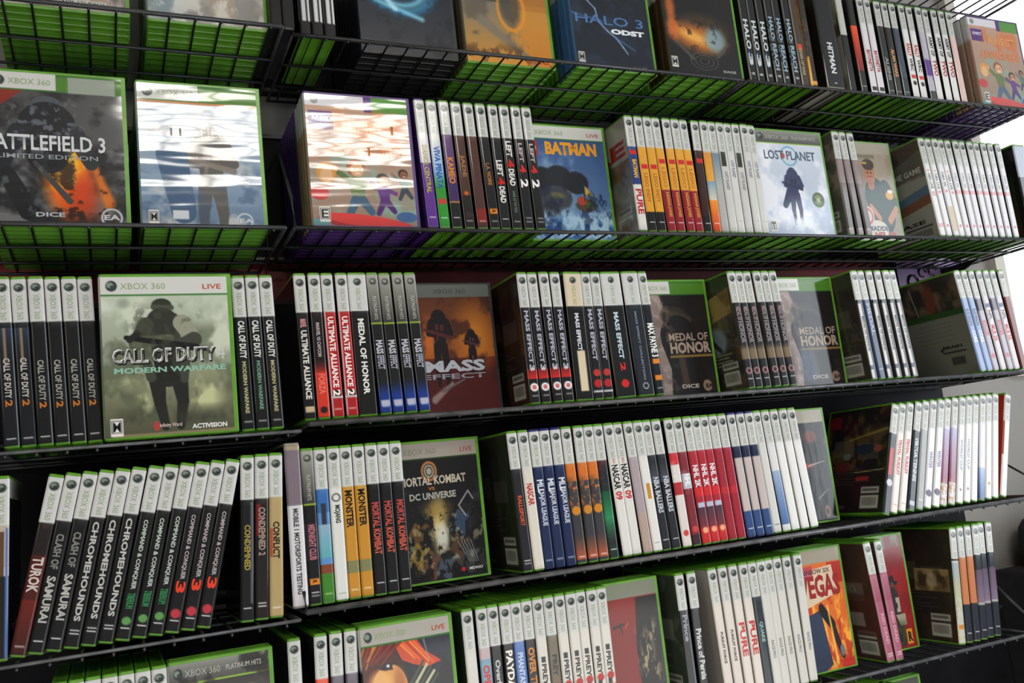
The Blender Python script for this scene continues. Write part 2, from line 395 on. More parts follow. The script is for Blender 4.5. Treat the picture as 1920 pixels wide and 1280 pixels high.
def bx_game(p, s, f):
    p.rect(-1, -1, 9, .34, '4c3c38'); p.cloud(4, 4, '2c2826', .8, .45, .6, 6, 0, .34); p.poly([(0, .30), (.78, .10), (.78, .34), (0, .42)], '54504a'); p.rect(-1, .38, 9, 9, '86847a'); p.poly([(0, .60), (.78, .47), (.78, .66), (0, .76)], '4c6074'); p.poly([(0, .68), (.78, .56), (.78, .66), (0, .76)], '6c4434'); s.text(f, 'GET IN THE GAME', .1, .27, .95, .33, 'c8c4bc', .02); s.text(f, 'BASE', .35, .80, .85, .84, '34302c', .03); p.rect(.40, .86, .74, .88, '3a3834'); p.rect(.45, .90, .72, .97, '5c5a54')
def bx_fight(p, s, f):
    p.rect(-1, -1, 9, .36, '28241f'); p.cloud(5, 5, '5c4c38', .9, .45, .62, 6, 0, .36); p.ell(.42, .20, .07, .16, '5a2c20', .9, soft=.04); p.cap(.2, .05, .24, .34, .006, .008, '7c7468'); p.rect(-1, .35, 9, .41, '24401c'); p.rect(-1, .41, 9, 9, '66665a')
    for i in range(5): p.rect(.10 + .02 * i, .46 + i * .045, .60, .466 + i * .045, '54544a')
    s.text(f, 'BRAIN', .55, .70, .85, .73, '201f1c', .03); p.rect(.42, .76, .70, .775, '201f1c'); p.rect(.5, .82, .66, .90, '3a3934'); p.rect(.4, .72, .43, .75, '201f1c')
def bx_war(p, s, f):
    p.rect(-1, -1, 9, .16, '2c2c24'); p.poly([(.05, .24), (.76, .12), (.76, .34), (.05, .44)], '8c7444'); p.cloud(6, 6, '5c4a28', .8, .45, .6, 3, .12, .44); p.ell(.46, .56, .17, .12, '6c7880', .9, soft=.04); p.cap(.36, .50, .52, .64, .03, .02, '24282c')
    for i in range(4): p.rect(.3, .68 + .03 * i, .66 - .04 * (i % 2), .688 + .03 * i, '8c8674')
def bx_pgr(p, s, f):
    p.rect(.0, .05, .16, .17, '6c1418'); p.cloud(5, 5, '544028', .8, .5, .66, 12, .2, .5); p.cap(.30, .30, .76, .22, .008, .012, '8c7c2c', .8, soft=.02); p.ell(.50, .40, .13, .05, '1c2430'); p.ell(.66, .40, .05, .035, '7c3c30'); p.ell(.28, .46, .05, .035, '5c5c58'); p.ell(.22, .56, .10, .05, '5c1c20', .8, soft=.02); p.cap(.4, .62, .76, .60, .004, .004, 'a08c4c'); p.rect(.42, .66, .58, .70, '8c2420')
def bx_gold(p, s, f):
    p.rect(.34, .36, .74, .56, '8c7448'); p.cloud(9, 9, '34261a', .9, .45, .6, 15, .37, .55, .35, .73); p.ell(.54, .46, .06, .07, 'b09878', .7, soft=.03)
def bx_noon(p, s, f):
    p.rect(-1, .44, 9, .80, '4c2420', .7); s.text(f, 'noon', .3, .36, .75, .42, '8c8478', .02); p.rect(.46, .60, .62, .72, 'a09c90', .6)
WHT, BLK = 'dedcd8', '161617'
# row 1
d('r1white', 'Glossy white and black', 'n', '1b1b1b', ('b', .1, .9, 'd8d8d8'), ('x', 0, 1, 0, .3, '151515'), ('x', .0, 1, .62, .78, '2a2a2a'))
d('halo3', 'Black silver-lettered', 'd', '15181b', ('t', 'HALO', .40, .70, .62, 'd4d8dc'), ('x', .72, .86, .35, .5, '4a86b4'), ('t', '3', .74, .86, .55, 'd4d8dc'), ('x', 0, 1, 0, .1, 'b0b0a4'), ('t', 'M', .93, .95, .5, 'c8c8c8'))
d('reach', 'Black blue-lettered', 'd', '13161a', ('t', 'HALO: REACH', .34, .88, .55, 'a8bccc'), ('x', 0, 1, 0, .1, 'b0b0a4'), ('s', .4, .9, '13161a', '20303c'), ('t', 'M', .93, .95, .5, 'c8c8c8'))
d('wars', 'Brown mottled orange-topped', 'n', '54453a', ('s', .2, .95, '54453a', '241d18'), ('x', .58, .64, .2, .8, 'e0561c'), ('t', 'GEARS OF WAR', .62, .9, .4, 'b8a890'), ('x', 0, 1, 0, .1, 'b8b4a4'))
d('gold', 'Yellow and brown', 'n', '3a2c22', ('x', .70, 1, 0, .3, 'e8b040'), ('b', .95, .99, 'e8b040'), ('s', .3, .7, '54453a', 'b08850'), back=bk('e0a030', 'c86020', '8a6030', 4, 'b0a080'), side='b0a080')
d('hitman', 'Thick black white-lettered', 'n', '101011', ('t', 'HITMAN', .54, .86, .30, 'e0e0e0'), ('x', .955, .965, .42, .58, 'e8e8e8'), t=.040, shell=CARD, side='141212')
d('r1dark', 'Black and olive', 'n', '17150f', ('b', 0, .42, 'c8c8c0'), back=bk('241a14', '3a5a20', '5a5a4a', 9, '8c8878'), side='8c8878')
d('r1red', 'Orange-red fading black', 'n', '181010', ('g', .3, .78, 'f0642c', '8c1c14'), ('l', .94))
d('r1redw', 'White red-lettered', 'w', 'e2dee0', ('t', 'BAYONETTA', .55, .78, .6, 'b02040'), ('s', .8, .97, 'e2dee0', 'a0a0a8'), ('q', .96, '2a2a2a'))
d('r1dk1', 'Black grey-lettered', 'w', '181a1c', ('t', 'ALIENS', .6, .85, .5, 'a0a0a0'), ('x', 0, 1, 0, .1, 'a8a8a0'), ('l', .96))
d('r1brn', 'Brown gold-lettered', 'w', '2c2018', ('s', .4, .8, '2c2018', 'b87840'), ('t', 'ALAN WAKE', .5, .8, .5, 'e0a868'), ('l', .96))
d('r1bl', 'Blue-grey streaked', 'w', '4a5262', ('s', .4, .8, '4a5262', '9aa2b4'), ('b', .8, 1, '2a3a40'), ('l', .96))
d('r1wr', 'White red and black lettered', 'w', 'e6e4e2', ('t', 'RALLY', .42, .56, .6, 'd03030'), ('t', 'WRC', .58, .72, .55, '2c2c34'), ('q', .78, 'd84040'), ('c', .85, .3, '303030'))
d('r1vio', 'White and violet', 'w', 'c0bcc8', ('s', .3, .6, 'c0bcc8', '38508c'), ('b', .58, .75, '6a3a9c'), ('s', .58, .76, '6a3a9c', '30205c'), ('b', .92, 1, '3a3838'))
d('r1wbr', 'White with black and crimson lettering', 'w', 'e6e4e2', ('t', 'ARMY OF', .30, .52, .6, '26262a'), ('t', 'TWO', .56, .74, .7, 'c02a3c'))
d('r1pink', 'White orange-streaked', 'w', 'e2c8c0', ('s', .2, .95, 'e2c8c0', 'd84830'))
# row 2
d('kin1', 'White and purple', 'w', 'd8d4dc', ('g', .26, .52, 'e0e0e0', 'd0c8dc'), ('b', .50, 1, '6c3c98'), ('t', 'DANCE CENTRAL', .36, .74, .45, 'b8b040'), ('l', .93), shell=PURPLE, side='5a3a80')
d('kin2', 'White blue and green', 'w', 'e0e0dc', ('g', .3, .62, 'e0e0dc', '8cb8e0'), ('g', .56, .7, '8cb8e0', '3ca040'), ('b', .68, 1, '3a9a3c'), ('t', 'VIVA PINATA', .36, .7, .6, '3464b4'), ('q', .8, 'd04040'), ('l', .93))
d('kin3', 'White-headed violet and orange', 'w', '6a4a78', ('s', .28, .5, '6a4a78', 'c0a090'), ('b', .62, .80, '4c3068'), ('t', 'KAMEO', .45, .66, .6, 'd89030'), ('b', .8, .812, 'c09040'), ('b', .812, 1, '1a1a1a'), ('l', .93))
d('r2brn', 'White-headed brown', 'w', '58382a', ('s', .28, .75, '58382a', '8c5c3c'), ('b', .75, 1, '241a14'), ('t', 'JADE', .42, .6, .5, 'a87c4c'), ('c', .73, .2, 'd86c20'), ('c', .9, .3, '403028'), ('l', .95))
d('r2red', 'White-headed red-brown', 'w', '5c3a34', ('s', .28, .95, '5c3a34', 'a06454'), ('b', .85, .96, '8c2c20'), ('l', .95))
d('noire', 'Black orange-lettered', 'w', '161616', ('t', 'L.A. NOIRE', .48, .66, .4, 'b87c34'), ('q', .87, 'e89020'), ('t', 'R', .86, .885, .35, '201808'), ('l', .95))
d('l4d', 'Black white-lettered low-titled', 'w', '1c1c1c', ('t', 'LEFT', .45, .58, .55, 'e8e4e0'), ('t', '4', .59, .655, .7, 'd02818'), ('t', 'DEAD', .665, .80, .55, 'e8e4e0'), ('l', .93))
d('l4dh', 'Black white-lettered high-titled', 'w', '1c1c1c', ('t', 'LEFT', .29, .42, .55, 'e8e4e0'), ('t', '4', .44, .51, .7, 'd02818'), ('t', 'DEAD', .52, .66, .55, 'e8e4e0'), ('t', 'GAME OF THE YEAR', .7, .88, .3, '707c70'), ('l', .95))
d('l4d2', 'Black with red and white numeral', 'w', '1a1a1b', ('t', 'LEFT', .30, .46, .4, 'c8b8b8'), ('t', '4', .48, .55, .6, 'd83028'), ('t', '2', .60, .67, .75, 'f0eeea'), ('l', .95), ('l', .92))
d('legob', 'Blue and white-footed', 'w', '2c4684', ('q', .315, 'd02020'), ('t', 'BATMAN', .38, .54, .5, 'e0b820'), ('b', .60, 1, 'dcdad4'), ('t', 'PURE', .64, .86, .7, 'c82830'), back=bk('6a6a60', '3c3a30', '8c2c24', 22, None, bx_pure), side='8c887c')
d('legoy', 'Yellow black-footed', 'w', 'e0a838', ('q', .44, 'd02828'), ('t', 'LEGO INDY', .50, .76, .45, 'c07c20'), ('b', .84, 1, '1c1a18'), ('l', .93))
d('legor', 'Yellow and crimson', 'w', 'e2aa3c', ('q', .385, 'd02828'), ('t', 'LEGO', .44, .62, .45, 'c8862c'), ('b', .64, 1, '9c2434'), ('t', 'INDIANA JONES', .66, .88, .45, 'd8a040'), ('l', .93))
d('legod', 'Dark brown red-badged', 'w', '442018', ('s', .28, .8, '442018', '8c5030'), ('q', .36, 'd02828'), ('b', .86, 1, '181410'), ('l', .93))
d('orange', 'Grey and orange', 'w', 'c8c4b4', ('g', .28, .55, 'e09830', 'e0b048'), ('g', .55, .75, '8ca8bc', 'e8dcc0'), ('g', .72, 1, 'f0a030', 'd05028'), ('l', .93))
d('bluew', 'Pale blue-grey', 'w', 'b8b8b4', ('g', .28, .6, '7c909c', 'bcbcb8'))
d('platw', 'White dark-striped', 'w', 'd0d0cc', ('x', .2, .4, .1, .7, '34382c'), ('t', 'LOST PLANET', .45, .62, .4, '8c8c94'))
d('platp', 'Plain white', 'w', 'd6d6d2', ('t', 'LOST PLANET', .34, .5, .4, '9090a0'), ('l', .9, 'b8b8b8'))
d('madb', 'Grey-brown white-headed', 'w', '8c7c7a', ('g', .28, .5, '9c8c88', 'a09694'), ('g', .5, .95, '8a807e', '5c5450'), ('l', .95), back=bk('50504a', '807060', 'b0a090', 31), side='484840')
d('madc', 'Grey-brown white-headed', 'w', '8c7c7a', ('g', .28, .5, '9c8c88', 'a09694'), ('g', .5, .95, '8a807e', '5c5450'), ('l', .95))
d('nhl', 'White red-dotted first', 'w', 'dad8d6', ('t', 'NBA LIVE', .36, .52, .45, '3c3c40'), ('t', '07', .55, .6, .5, 'd06070'), ('c', .33, .18, 'd08890'), ('q', .9, 'd8a0a8'), back=bk('3c2c28', '8a7c70', '404040', 41, '7c7a70', bx_game), side='8c8a80')
d('nhl2', 'White red-dotted', 'w', 'dad8d6', ('t', 'NBA LIVE', .36, .52, .4, '4c4c54'), ('c', .55, .2, 'd06878'), ('c', .33, .18, 'd09098'), ('c', .9, .2, 'd06878'))
d('nhl3', 'White pink-marked', 'w', 'd6d4d6', ('t', 'NBA 2K', .34, .5, .35, 'a0a0a8'), ('b', .52, .56, 'd8a8ac'), ('c', .9, .2, 'd07080'))
d('nhlt', 'White tan-footed', 'w', 'd6d4d6', ('t', 'NBA 2K', .34, .5, .35, '48484c'), ('c', .54, .2, 'd06878'), ('x', .70, .96, .2, .9, 'c8b088'))
d('grn2', 'Green and orange striped', 'n', '3c7c34', ('b', 0, .3, '404038'), ('g', .3, .95, '3c8c34', 'c88428'))
d('blkw', 'Black and pale-headed', 'n', '161616', ('b', 0, .35, 'a8b0bc'), ('t', 'WWE', .5, .85, .5, 'd8d8d8'), t=.034)
# row 3
d('cod2', 'Black silver and gold lettered', 'w', '1a1b1c', ('t', 'CALL OF DUTY', .50, .745, .42, 'a4a49c'), ('t', '2', .752, .79, .45, 'c07c34'), ('l', .96))
d('cod2s', 'Black blue-sheened', 'w', '1d2026', ('g', .3, .5, '3a4658', '1d2026'), ('x', .3, .5, .4, .52, 'b09878'), ('t', 'CALL OF DUTY', .48, .72, .42, 'c0bcb4'), ('t', '2', .73, .77, .45, 'c07c34'), ('l', .96))
d('cod4', 'Black white-lettered', 'w', '17181a', ('t', 'CALL OF DUTY', .29, .54, .5, 'dcdcd8'), ('t', 'MODERN WARFARE', .56, .9, .3, 'b8b48c'), ('l', .955))
d('cod4g', 'Black green-subtitled', 'w', '17181a', ('t', 'CALL OF DUTY', .29, .54, .5, 'dcdcd8'), ('t', 'MODERN WARFARE', .56, .88, .3, '7ca48c'), ('l', .955))
d('mua', 'Black white block-lettered', 'w', '171717', ('t', 'MARVEL', .31, .37, .5, 'd8a0a0'), ('t', 'ULTIMATE ALLIANCE', .39, .87, .5, 'e0dcd4'), ('q', .94, 'c8b898'))
d('forza', 'Black and orange-red', 'w', '1b1212', ('t', 'MARVEL VS CAPCOM', .34, .58, .3, 'b8b0b0'), ('g', .60, .70, '1b1212', 'c03828'), ('b', .69, 1, 'd0432c'), ('t', 'FORZA', .70, .84, .55, 'e88070'), ('c', .95, .3, '301818'))
d('mua2', 'Bright red white-lettered', 'w', 'b02428', ('t', 'ULTIMATE ALLIANCE', .30, .80, .5, 'f0e4e0'), ('q', .84, '301818'), ('t', '2', .815, .86, .6, 'f0e8e0'), ('b', .86, .875, 'c8c0c0'), ('x', 0, 1, .0, .12, 'd8b8b8'), ('l', .95))
d('mass0', 'Thick black white-lettered', 'w', '141414', ('t', 'MEDAL OF HONOR', .32, .86, .34, 'e4e4e0'), t=.024)
d('meph', 'Grey-headed black and blue', 'p', '1b1b1c', ('t', 'MASS', .48, .58, .6, 'c4c4cc'), ('t', 'EFFECT', .59, .69, .6, 'acacb8'), ('b', .86, 1, '20428c'), ('g', .76, .87, '1b1b1c', '20428c'), ('q', .93, 'b8b8c8'), ('l', .955))
d('me3', 'Black with white and red disc', 'w', '19191c', ('t', 'MASS EFFECT', .29, .70, .42, 'b8b8c4'), ('t', '3', .71, .76, .5, 'c8c8d0'), ('g', .74, .82, '802020', 'd03028'), ('c', .885, .40, 'e8e4e4'), ('c', .885, .22, 'c87878'), ('l', .95), back=bk('3a2014', '1c1210', '5c5048', 52), side='221a16')
d('me3b', 'Black with red disc', 'w', '19191c', ('t', 'MASS EFFECT', .29, .70, .45, 'b8b8c4'), ('c', .80, .36, 'c04038'), ('c', .885, .42, 'b82c30'), ('b', .94, .955, 'c8c8c8'))
d('me3t', 'Thick tan-headed black', 'y', '111113', ('t', 'MASS EFFECT', .32, .62, .24, 'dcdce4'), ('x', .62, .94, .30, .75, 'd8ccb0'), t=.028)
d('me2t', 'Thickest black white-headed', 'w', '131314', ('t', 'MASS EFFECT', .32, .70, .24, 'c8d8e0'), ('t', '2', .73, .80, .26, 'd03830'), ('c', .90, .19, 'd02c2c'), ('x', .28, 1, .0, .04, '8c7c60'), t=.033)
d('me2c', 'Thick navy-grey slim-titled', 'w', '262b34', ('t', 'MASS EFFECT COLLECTION', .32, .88, .12, '8c98a4'), ('c', .93, .18, 'c0c4c8'), ('c', .93, .13, '262b34'), t=.028)
d('maxp', 'Black vertical white-titled', 'w', '1e2228', ('t', 'MAX PAYNE 3', .42, .70, .75, 'ecece8'), ('q', .735, 'e09030'), ('q', .87, 'e08c28'), ('l', .955))
d('moh', 'Dark rose-lettered', 'w', '1c1a1b', ('t', 'MEDAL OF', .30, .42, .5, 'a89090'), ('t', 'HONOR', .43, .62, .6, '988c8c'), ('b', .66, .76, '84745c'), ('g', .62, .68, '1c1a1b', '84745c'), ('c', .86, .38, 'a88080'), ('c', .86, .22, '402c2c'), ('l', .93), back=bk('4c4030', '2c2e30', '6c6454', 62, None, bx_war), side='26241e')
d('mohb', 'Black white-striped', 'w', '1b1b1e', ('x', .3, 1, .15, .6, 'd0ccc8'), ('t', 'MEDAL OF HONOR', .42, .75, .35, '3c3430'), ('q', .9, '343c54'), back=bk('3c342c', '241e1a', '5c5a48', 66), side='2c2822')
d('mohn', 'Navy blue', 'w', '3c4c6c', ('t', 'MEDAL', .3, .6, .5, 'a0a8bc'), ('l', .92))
d('gtw', 'Pale blue', 'w', '94a8cc', ('t', 'BLUE DRAGON', .38, .55, .5, '34405c'), ('t', 'CORE', .60, .72, .6, 'e4e4f0'), side='3c3c34', back=bk('4c4434', '343028', '6a6858', 71, '6c6a5a', bx_fight))
d('gtr', 'White red-badged', 'w', 'd4ccd0', ('q', .35, '38508c'), ('t', 'NFL', .40, .5, .5, '4c4c5c'), ('t', 'MLB 2K', .55, .72, .6, 'd02828'))
d('gtr2', 'White and grey red-badged', 'w', 'b8b0bc', ('b', .28, .4, '6c6874'), ('t', 'SOCCER', .5, .66, .6, 'c83c44'), ('c', .86, .3, 'c06070'))
d('gtb', 'Red-brown', 'w', '7c3020', ('s', .3, .95, '7c3020', 'a85030'))
# row 4
d('turok', 'Dark brown and red white-titled', 'w', '2e2422', ('b', .45, .82, '5c241c'), ('g', .70, 1, '7c2c20', '4c2420'), ('t', 'TUROK', .46, .66, .7, 'd0c4c0'), ('l', .955))
d('clan', 'Black grey script-lettered', 'w', '1a1a1a', ('t', 'CLASH OF', .34, .54, .5, '8c8c88'), ('t', 'SAMURAI', .58, .84, .55, 'b8b8b4'), ('l', .94))
d('chrome', 'Black silver wide-lettered', 'w', '1a1a1a', ('t', 'CHROMEHOUNDS', .29, .86, .42, 'c0c0bc'), ('l', .93), ('l', .91))
d('cnc', 'Black and green lettered', 'w', '191a19', ('t', 'COMMAND & CONQUER', .31, .72, .35, 'bcc4bc'), ('t', 'TIBERIUM', .74, .83, .5, '3c8c58'), ('c', .90, .3, '6ca060'), ('l', .94))
d('cnc3', 'Black with orange-red numeral', 'w', '1b1919', ('t', 'COMMAND & CONQUER', .31, .70, .35, 'b4acac'), ('t', '3', .71, .78, .65, 'e04c2c'), ('c', .90, .34, 'c04450'), ('l', .94))
d('end1', 'Black gold-lettered', 'w', '1a1b1a', ('t', 'CONDEMNED', .42, .70, .45, 'a8984c'), ('x', .28, .9, .75, .85, '8c94a0'), ('l', .93))
d('end2', 'Grey-headed dark red', 'w', '2a2220', ('b', 0, .265, '8c8874'), ('t', 'CONDEMNED 2', .32, .62, .5, 'a8968c'), ('x', .3, .5, .1, .4, '8c2c20'), ('l', .91), ('l', .93))
d('confl', 'Tan black-lettered', 'w', 'b8a478', ('t', 'CONFLICT', .42, .65, .5, '2c2820'), ('x', .46, .64, .05, .25, 'b85c38'), ('s', .74, 1, 'b8a478', '3c3828'), ('l', .95))
d('farl', 'White with blue and brown bands', 'w', 'c8c0bc', ('b', .26, .5, 'bcb0a4'), ('x', .3, .6, .4, .7, '6c5040'), ('b', .55, 1, '282828'), ('x', .28, 1, .8, .95, '5c7cb0'))
d('modw', 'Grey-violet and white plain', 'n', 'dcdadc', ('b', -1, .38, '8c8088'), ('b', .0, .03, 'b8a890'), ('t', 'MOBILE 1 MOTORSPORTS TESTING', .40, .93, .35, '505054'), shell=CARD, h=.198, t=.0185)
d('midn', 'Grey-striped black orange-badged', 'p', '1c1c1e', ('b', .48, .72, '3c3038'), ('t', 'MIDNIGHT CLUB', .49, .72, .55, 'b87c84'), ('q', .86, 'e09428'), ('t', 'R', .85, .87, .35, '201808'), ('l', .93), ('l', .95))
d('mine', 'Blue sky and green', 'w', '6c98cc', ('b', .26, .42, '4478b4'), ('x', .36, .56, .3, .7, '3c4048'), ('g', .5, .72, '9cb4c8', '6cb0b8'), ('b', .76, .82, '8c5438'), ('b', .82, 1, '508c38'), ('l', .95, 'c8d8b0'))
d('moj', 'White ring-marked', 'w', 'dcdcd8', ('c', .33, .36, '54544c'), ('c', .33, .25, 'dcdcd8'), ('t', 'MOJANG', .38, .50, .55, '34342c'), ('l', .96, 'a8a8a0'))
d('monst', 'Mustard black-lettered', 'w', 'c8963c', ('t', 'MONSTER', .29, .54, .6, '2c2414'), ('s', .52, .72, 'c8963c', '80461c'), ('q', .80, '7c8c70'), ('b', .76, .84, '8c8c64'), ('l', .95))
d('mk', 'Black red block-lettered', 'w', '1a1a1c', ('t', 'MORTAL', .39, .56, .6, 'c05850'), ('t', 'KOMBAT', .57, .74, .6, 'c86450'), ('l', .93))
d('nar1', 'Dark orange-lettered', 'w', '2c2a30', ('t', 'RALLISPORT', .46, .68, .4, 'd0643c'), ('l', .93), ('l', .95), back=bk('2c2a22', '1c1c18', '50503c', 81), side='1e1d18')
d('dirt', 'White slanted red-lettered', 'w', 'd8d4c8', ('t', 'NASCAR', .38, .54, .6, 'c03840'))
d('navy', 'Navy white-lettered', 'w', '24345c', ('t', 'MLB', .36, .46, .6, 'd8dce4'), ('t', 'MAJOR LEAGUE', .44, .70, .6, 'c8ccd8'), ('l', .95), shell=NAVYP, side='24345c')
d('org', 'Orange and grey mottled', 'w', '48484c', ('b', .26, .40, 'd07c34'), ('s', .38, .60, 'd08040', '7c3c3c'), ('s', .4, .6, '48484c', '80a050'), ('c', .62, .42, 'd09028'), ('g', .80, .98, '48484c', 'c06844'), ('l', .96), side='5a4a40')
d('grn4', 'Dark and emerald green', 'w', '243c34', ('b', .26, .45, '54302c'), ('s', .3, .5, '24343c', 'b05040'), ('g', .5, .7, '1c5c40', '3c9464'), ('g', .7, .9, '3c9464', '302c2c'), ('l', .94), side='203028')
d('nascar', 'White large black-lettered', 'w', 'dcdad6', ('t', 'NASCAR', .31, .50, .7, '1e1e20'), ('t', '09', .515, .58, .7, 'cc3440'), ('t', 'NASCAR', .26, .3, .3, 'd09090'))
d('pastel', 'Pastel multi-coloured', 'w', 'b0a4a8', ('s', .26, .7, 'b0a4a8', '8478a4'), ('s', .26, .7, 'b0a4a8', 'd8a060'), ('b', .70, 1, 'b8a49c'))
d('bee', 'White black-splashed', 'w', 'e0deda', ('s', .42, .68, 'e0deda', '2c2820'), ('x', .48, .6, .3, .7, 'c89438'), ('l', .94, 'a0a0a0'))
d('nba', 'Charcoal white-lettered', 'w', '2c2e34', ('g', .3, .48, '2c2e34', '60646c'), ('t', 'NBA BALLERS', .44, .72, .55, 'c8ccd4'), ('l', .93))
d('nhlr', 'Red-topped white', 'w', 'dcd4d0', ('b', .26, .36, 'c83840'), ('s', .36, .6, 'e0dcd8', '7c3038'), ('b', .5, .6, 'b83c44'), ('c', .9, .3, 'd05048'))
d('nhld', 'Dark red', 'w', '8c3440', ('b', .44, .56, 'c4c4cc'), ('s', .44, .56, 'c4c4cc', '843038'), ('t', 'NHL', .44, .54, .6, 'f0f0f0'), ('b', .92, 1, '4c2c30'), ('c', .88, .3, 'd05048'))
d('nhlc', 'Crimson white-lettered', 'w', 'b02c3c', ('t', 'NHL 2K', .38, .56, .6, 'e8e4e8'), ('b', .56, .63, 'd03038'), ('q', .70, 'b8c4d8'), ('g', .72, .88, '5c3c4c', '8c3c44'), ('b', .88, 1, 'c83434'), ('c', .9, .3, 'e8b090'))
d('nhlc2', 'Crimson mottled', 'w', 'a82c40', ('s', .3, .6, 'a82c40', 'd8ccd4'), ('b', .58, .64, 'c83440'), ('s', .62, 1, 'a82c40', 'dcc8cc'))
d('fifn', 'White blue-banded', 'w', '222c4c', ('x', .36, .8, .0, .9, 'c8bcb8'), ('b', .8, 1, '3c5888'), ('l', .94), shell=NAVYP, side='222c4c')
d('whb', 'White black-flecked', 'w', 'd4d4d0', ('s', .3, .95, 'd4d4d0', '50545c'), ('l', .94, '606060'))
d('whbl', 'White and sky-blue', 'w', 'dcdcdc', ('g', .5, .95, 'a8b8d0', '5c7cac'), side='28304c')
d('wh', 'Blank white', 'w', 'e6e6e4', side='c8c8c4')
d('whn', 'Blank white navy-edged', 'w', 'e6e6e4', side='1c2450')
d('pes1', 'Black-grey with red stripe', 'w', '34363c', ('x', .4, .65, .2, .7, 'c83038'), ('c', .72, .4, 'd0d0d4'), ('s', .8, 1, '34363c', '7888a8'), back=bk('301418', '4c3a1c', '5c584c', 91, None, bx_pgr), side='181516')
d('pes2', 'White red-lettered', 'w', 'e2dcd8', ('t', 'TRIVIAL PURSUIT', .33, .66, .45, 'c83838'), ('l', .93, 'b09890'), side='d8d0c8')
d('pes3', 'Navy white-scripted', 'w', '3c424c', ('t', 'VIRTUA', .33, .52, .5, 'd0d4dc'), ('t', 'TENNIS', .53, .74, .5, 'd0d4dc'), ('q', .94, 'c0c4cc'), side='1e2230')
d('pes4', 'White with grey-blue photo', 'w', 'a8acac', ('s', .3, .9, 'a8acac', '5c6470'), ('l', .92), side='2c2c2c')
d('pes5', 'White lilac-lettered', 'w', 'e6e6e8', ('t', 'WINTER', .48, .64, .5, '8c84b0'), ('c', .87, .4, '50405c'), side='d8d8dc')
d('pes6', 'Violet and rose streaked', 'w', 'd8d4dc', ('g', .28, .8, 'b8b4d0', 'a06078'), ('s', .8, 1, 'c0a080', '28284c'), side='1a1a20')
d('pes7', 'White pale blue-lettered', 'w', 'e4e4e4', ('t', 'WORLD CUP', .40, .70, .35, 'a0a8c0'), ('c', .88, .16, 'a07080'), side='c8ccd0')
d('pes8', 'White edged brown and navy', 'w', 'dcdce4', ('s', .4, .7, 'dcdce4', 'c88c6c'), ('g', .7, 1, 'b0c0dc', '4c6c9c'), side='342c30')
d('pes9', 'White maroon-marked', 'w', 'e4e2e0', ('s', .4, .6, 'e4e2e0', '8c4054'), ('c', .86, .18, 'c08040'), side='5c6c8c')
d('pes10', 'White with red wedge', 'w', 'dcdcd8', ('x', .25, .6, 0, .15, 'a83428'), side='b83c28')
# row 5
d('w5', 'Plain white-headed grey', 'w', 'c0c0bc', side='404040')
d('r5o', 'White-headed orange', 'w', 'e0502c')
d('r5v', 'White-headed grey-violet', 'w', '6c6470')
d('nier', 'White and charcoal-streaked', 'w', 'd4d2cc', ('b', 0.26, .45, 'd4d2cc'), ('s', .45, 1, 'd4d2cc', '54524c'), side='3c4a3c')
d('open', 'Blue-framed red-lettered', 'w', '88a8b8', ('b', .26, .34, 'c0b0b0'), ('t', 'OPERATION', .38, .8, .6, 'd02c34'))
d('over', 'Black silver-scripted', 'w', '18181a', ('t', 'Overlord', .36, .62, .45, 'c4c4c4'))
d('payd', 'Black bold white-lettered', 'w', '161616', ('t', 'PAYDAY 2', .31, .68, .62, 'ece8e0'))
d('peac', 'Sky-blue pale-lettered', 'w', '6484bc', ('t', 'PHANTASY STAR', .34, .72, .5, 'c8d4e4'))
d('pray', 'Black amber-lettered', 'w', '241a14', ('t', 'OVER THE TOP', .32, .8, .6, 'd08c34'))
d('pers', 'White with red slash and tan foot', 'w', 'd8d4cc', ('x', .40, .44, .3, .7, '2c3430'), ('t', 'PREY', .45, .60, .45, '343838'), ('c', .62, .34, 'b8302c'), ('x', .64, .68, .2, .6, '302c2c'), ('g', .68, 1, 'c8a078', 'b07c4c'))
d('pers2', 'Olive with red slash', 'w', '7c7464', ('t', 'PREY', .40, .55, .45, '3c3c38'), ('c', .62, .34, 'b03430'), ('g', .68, 1, '8c8c78', '6c6c58'))
d('qnt', 'Black white-lettered narrow', 'w', '1c1c1e', ('t', 'Prince', .30, .5, .5, 'a0a4ac'), ('x', .26, 1, .75, .9, '8c94a4'), back=bk('3a4038', '5c5c50', 'a0a090', 101), side='343830')
d('pop', 'Black white gothic-lettered', 'w', '1c1e22', ('t', 'Prince of Persia', .42, .8, .6, 'd0d0d0'))
d('ps1', 'White small black-lettered', 'w', 'd8d0c8', ('t', 'PURSUIT FORCE', .48, .72, .3, '3c3c3c'), side='b8b0a8')
d('pure', 'White red hand-lettered', 'w', 'dcd4cc', ('t', 'PURE', .44, .70, .65, 'c83038'), side='c0b8b0')
d('qua', 'White slate-bodied', 'w', '344048', ('t', 'QUAKE', .46, .62, .45, 'a0c0c0'), ('l', .95))
d('rac', 'White faint grey-lettered', 'w', 'd4d2cc', ('t', 'RACE PRO', .62, .76, .35, '9c9c98'), side='b0aea8')
d('rose', 'Rose-pink', 'w', 'b06c80', ('g', .28, .5, 'b88090', 'a85c74'), ('t', 'RED DEAD', .6, .86, .4, 'd8a8b8'), ('l', .96), ('l', .94), back=bk('4a2c26', '3a2420', '8c8478', 111, None, bx_noon), side='3c2824')
d('rock', 'White multi-coloured foot', 'w', 'c8c8c4', ('b', .26, .28, '202020'), ('g', .3, .6, 'a8b4c0', 'c0c0a0'), ('s', .5, .8, 'c0c0a0', '44543c'), ('q', .86, 'd09040'), ('s', .9, 1, 'c0c080', '50502c'), back=bk('34261e', '241c18', '5c5044', 121, None, bx_gold), side='241e1a')
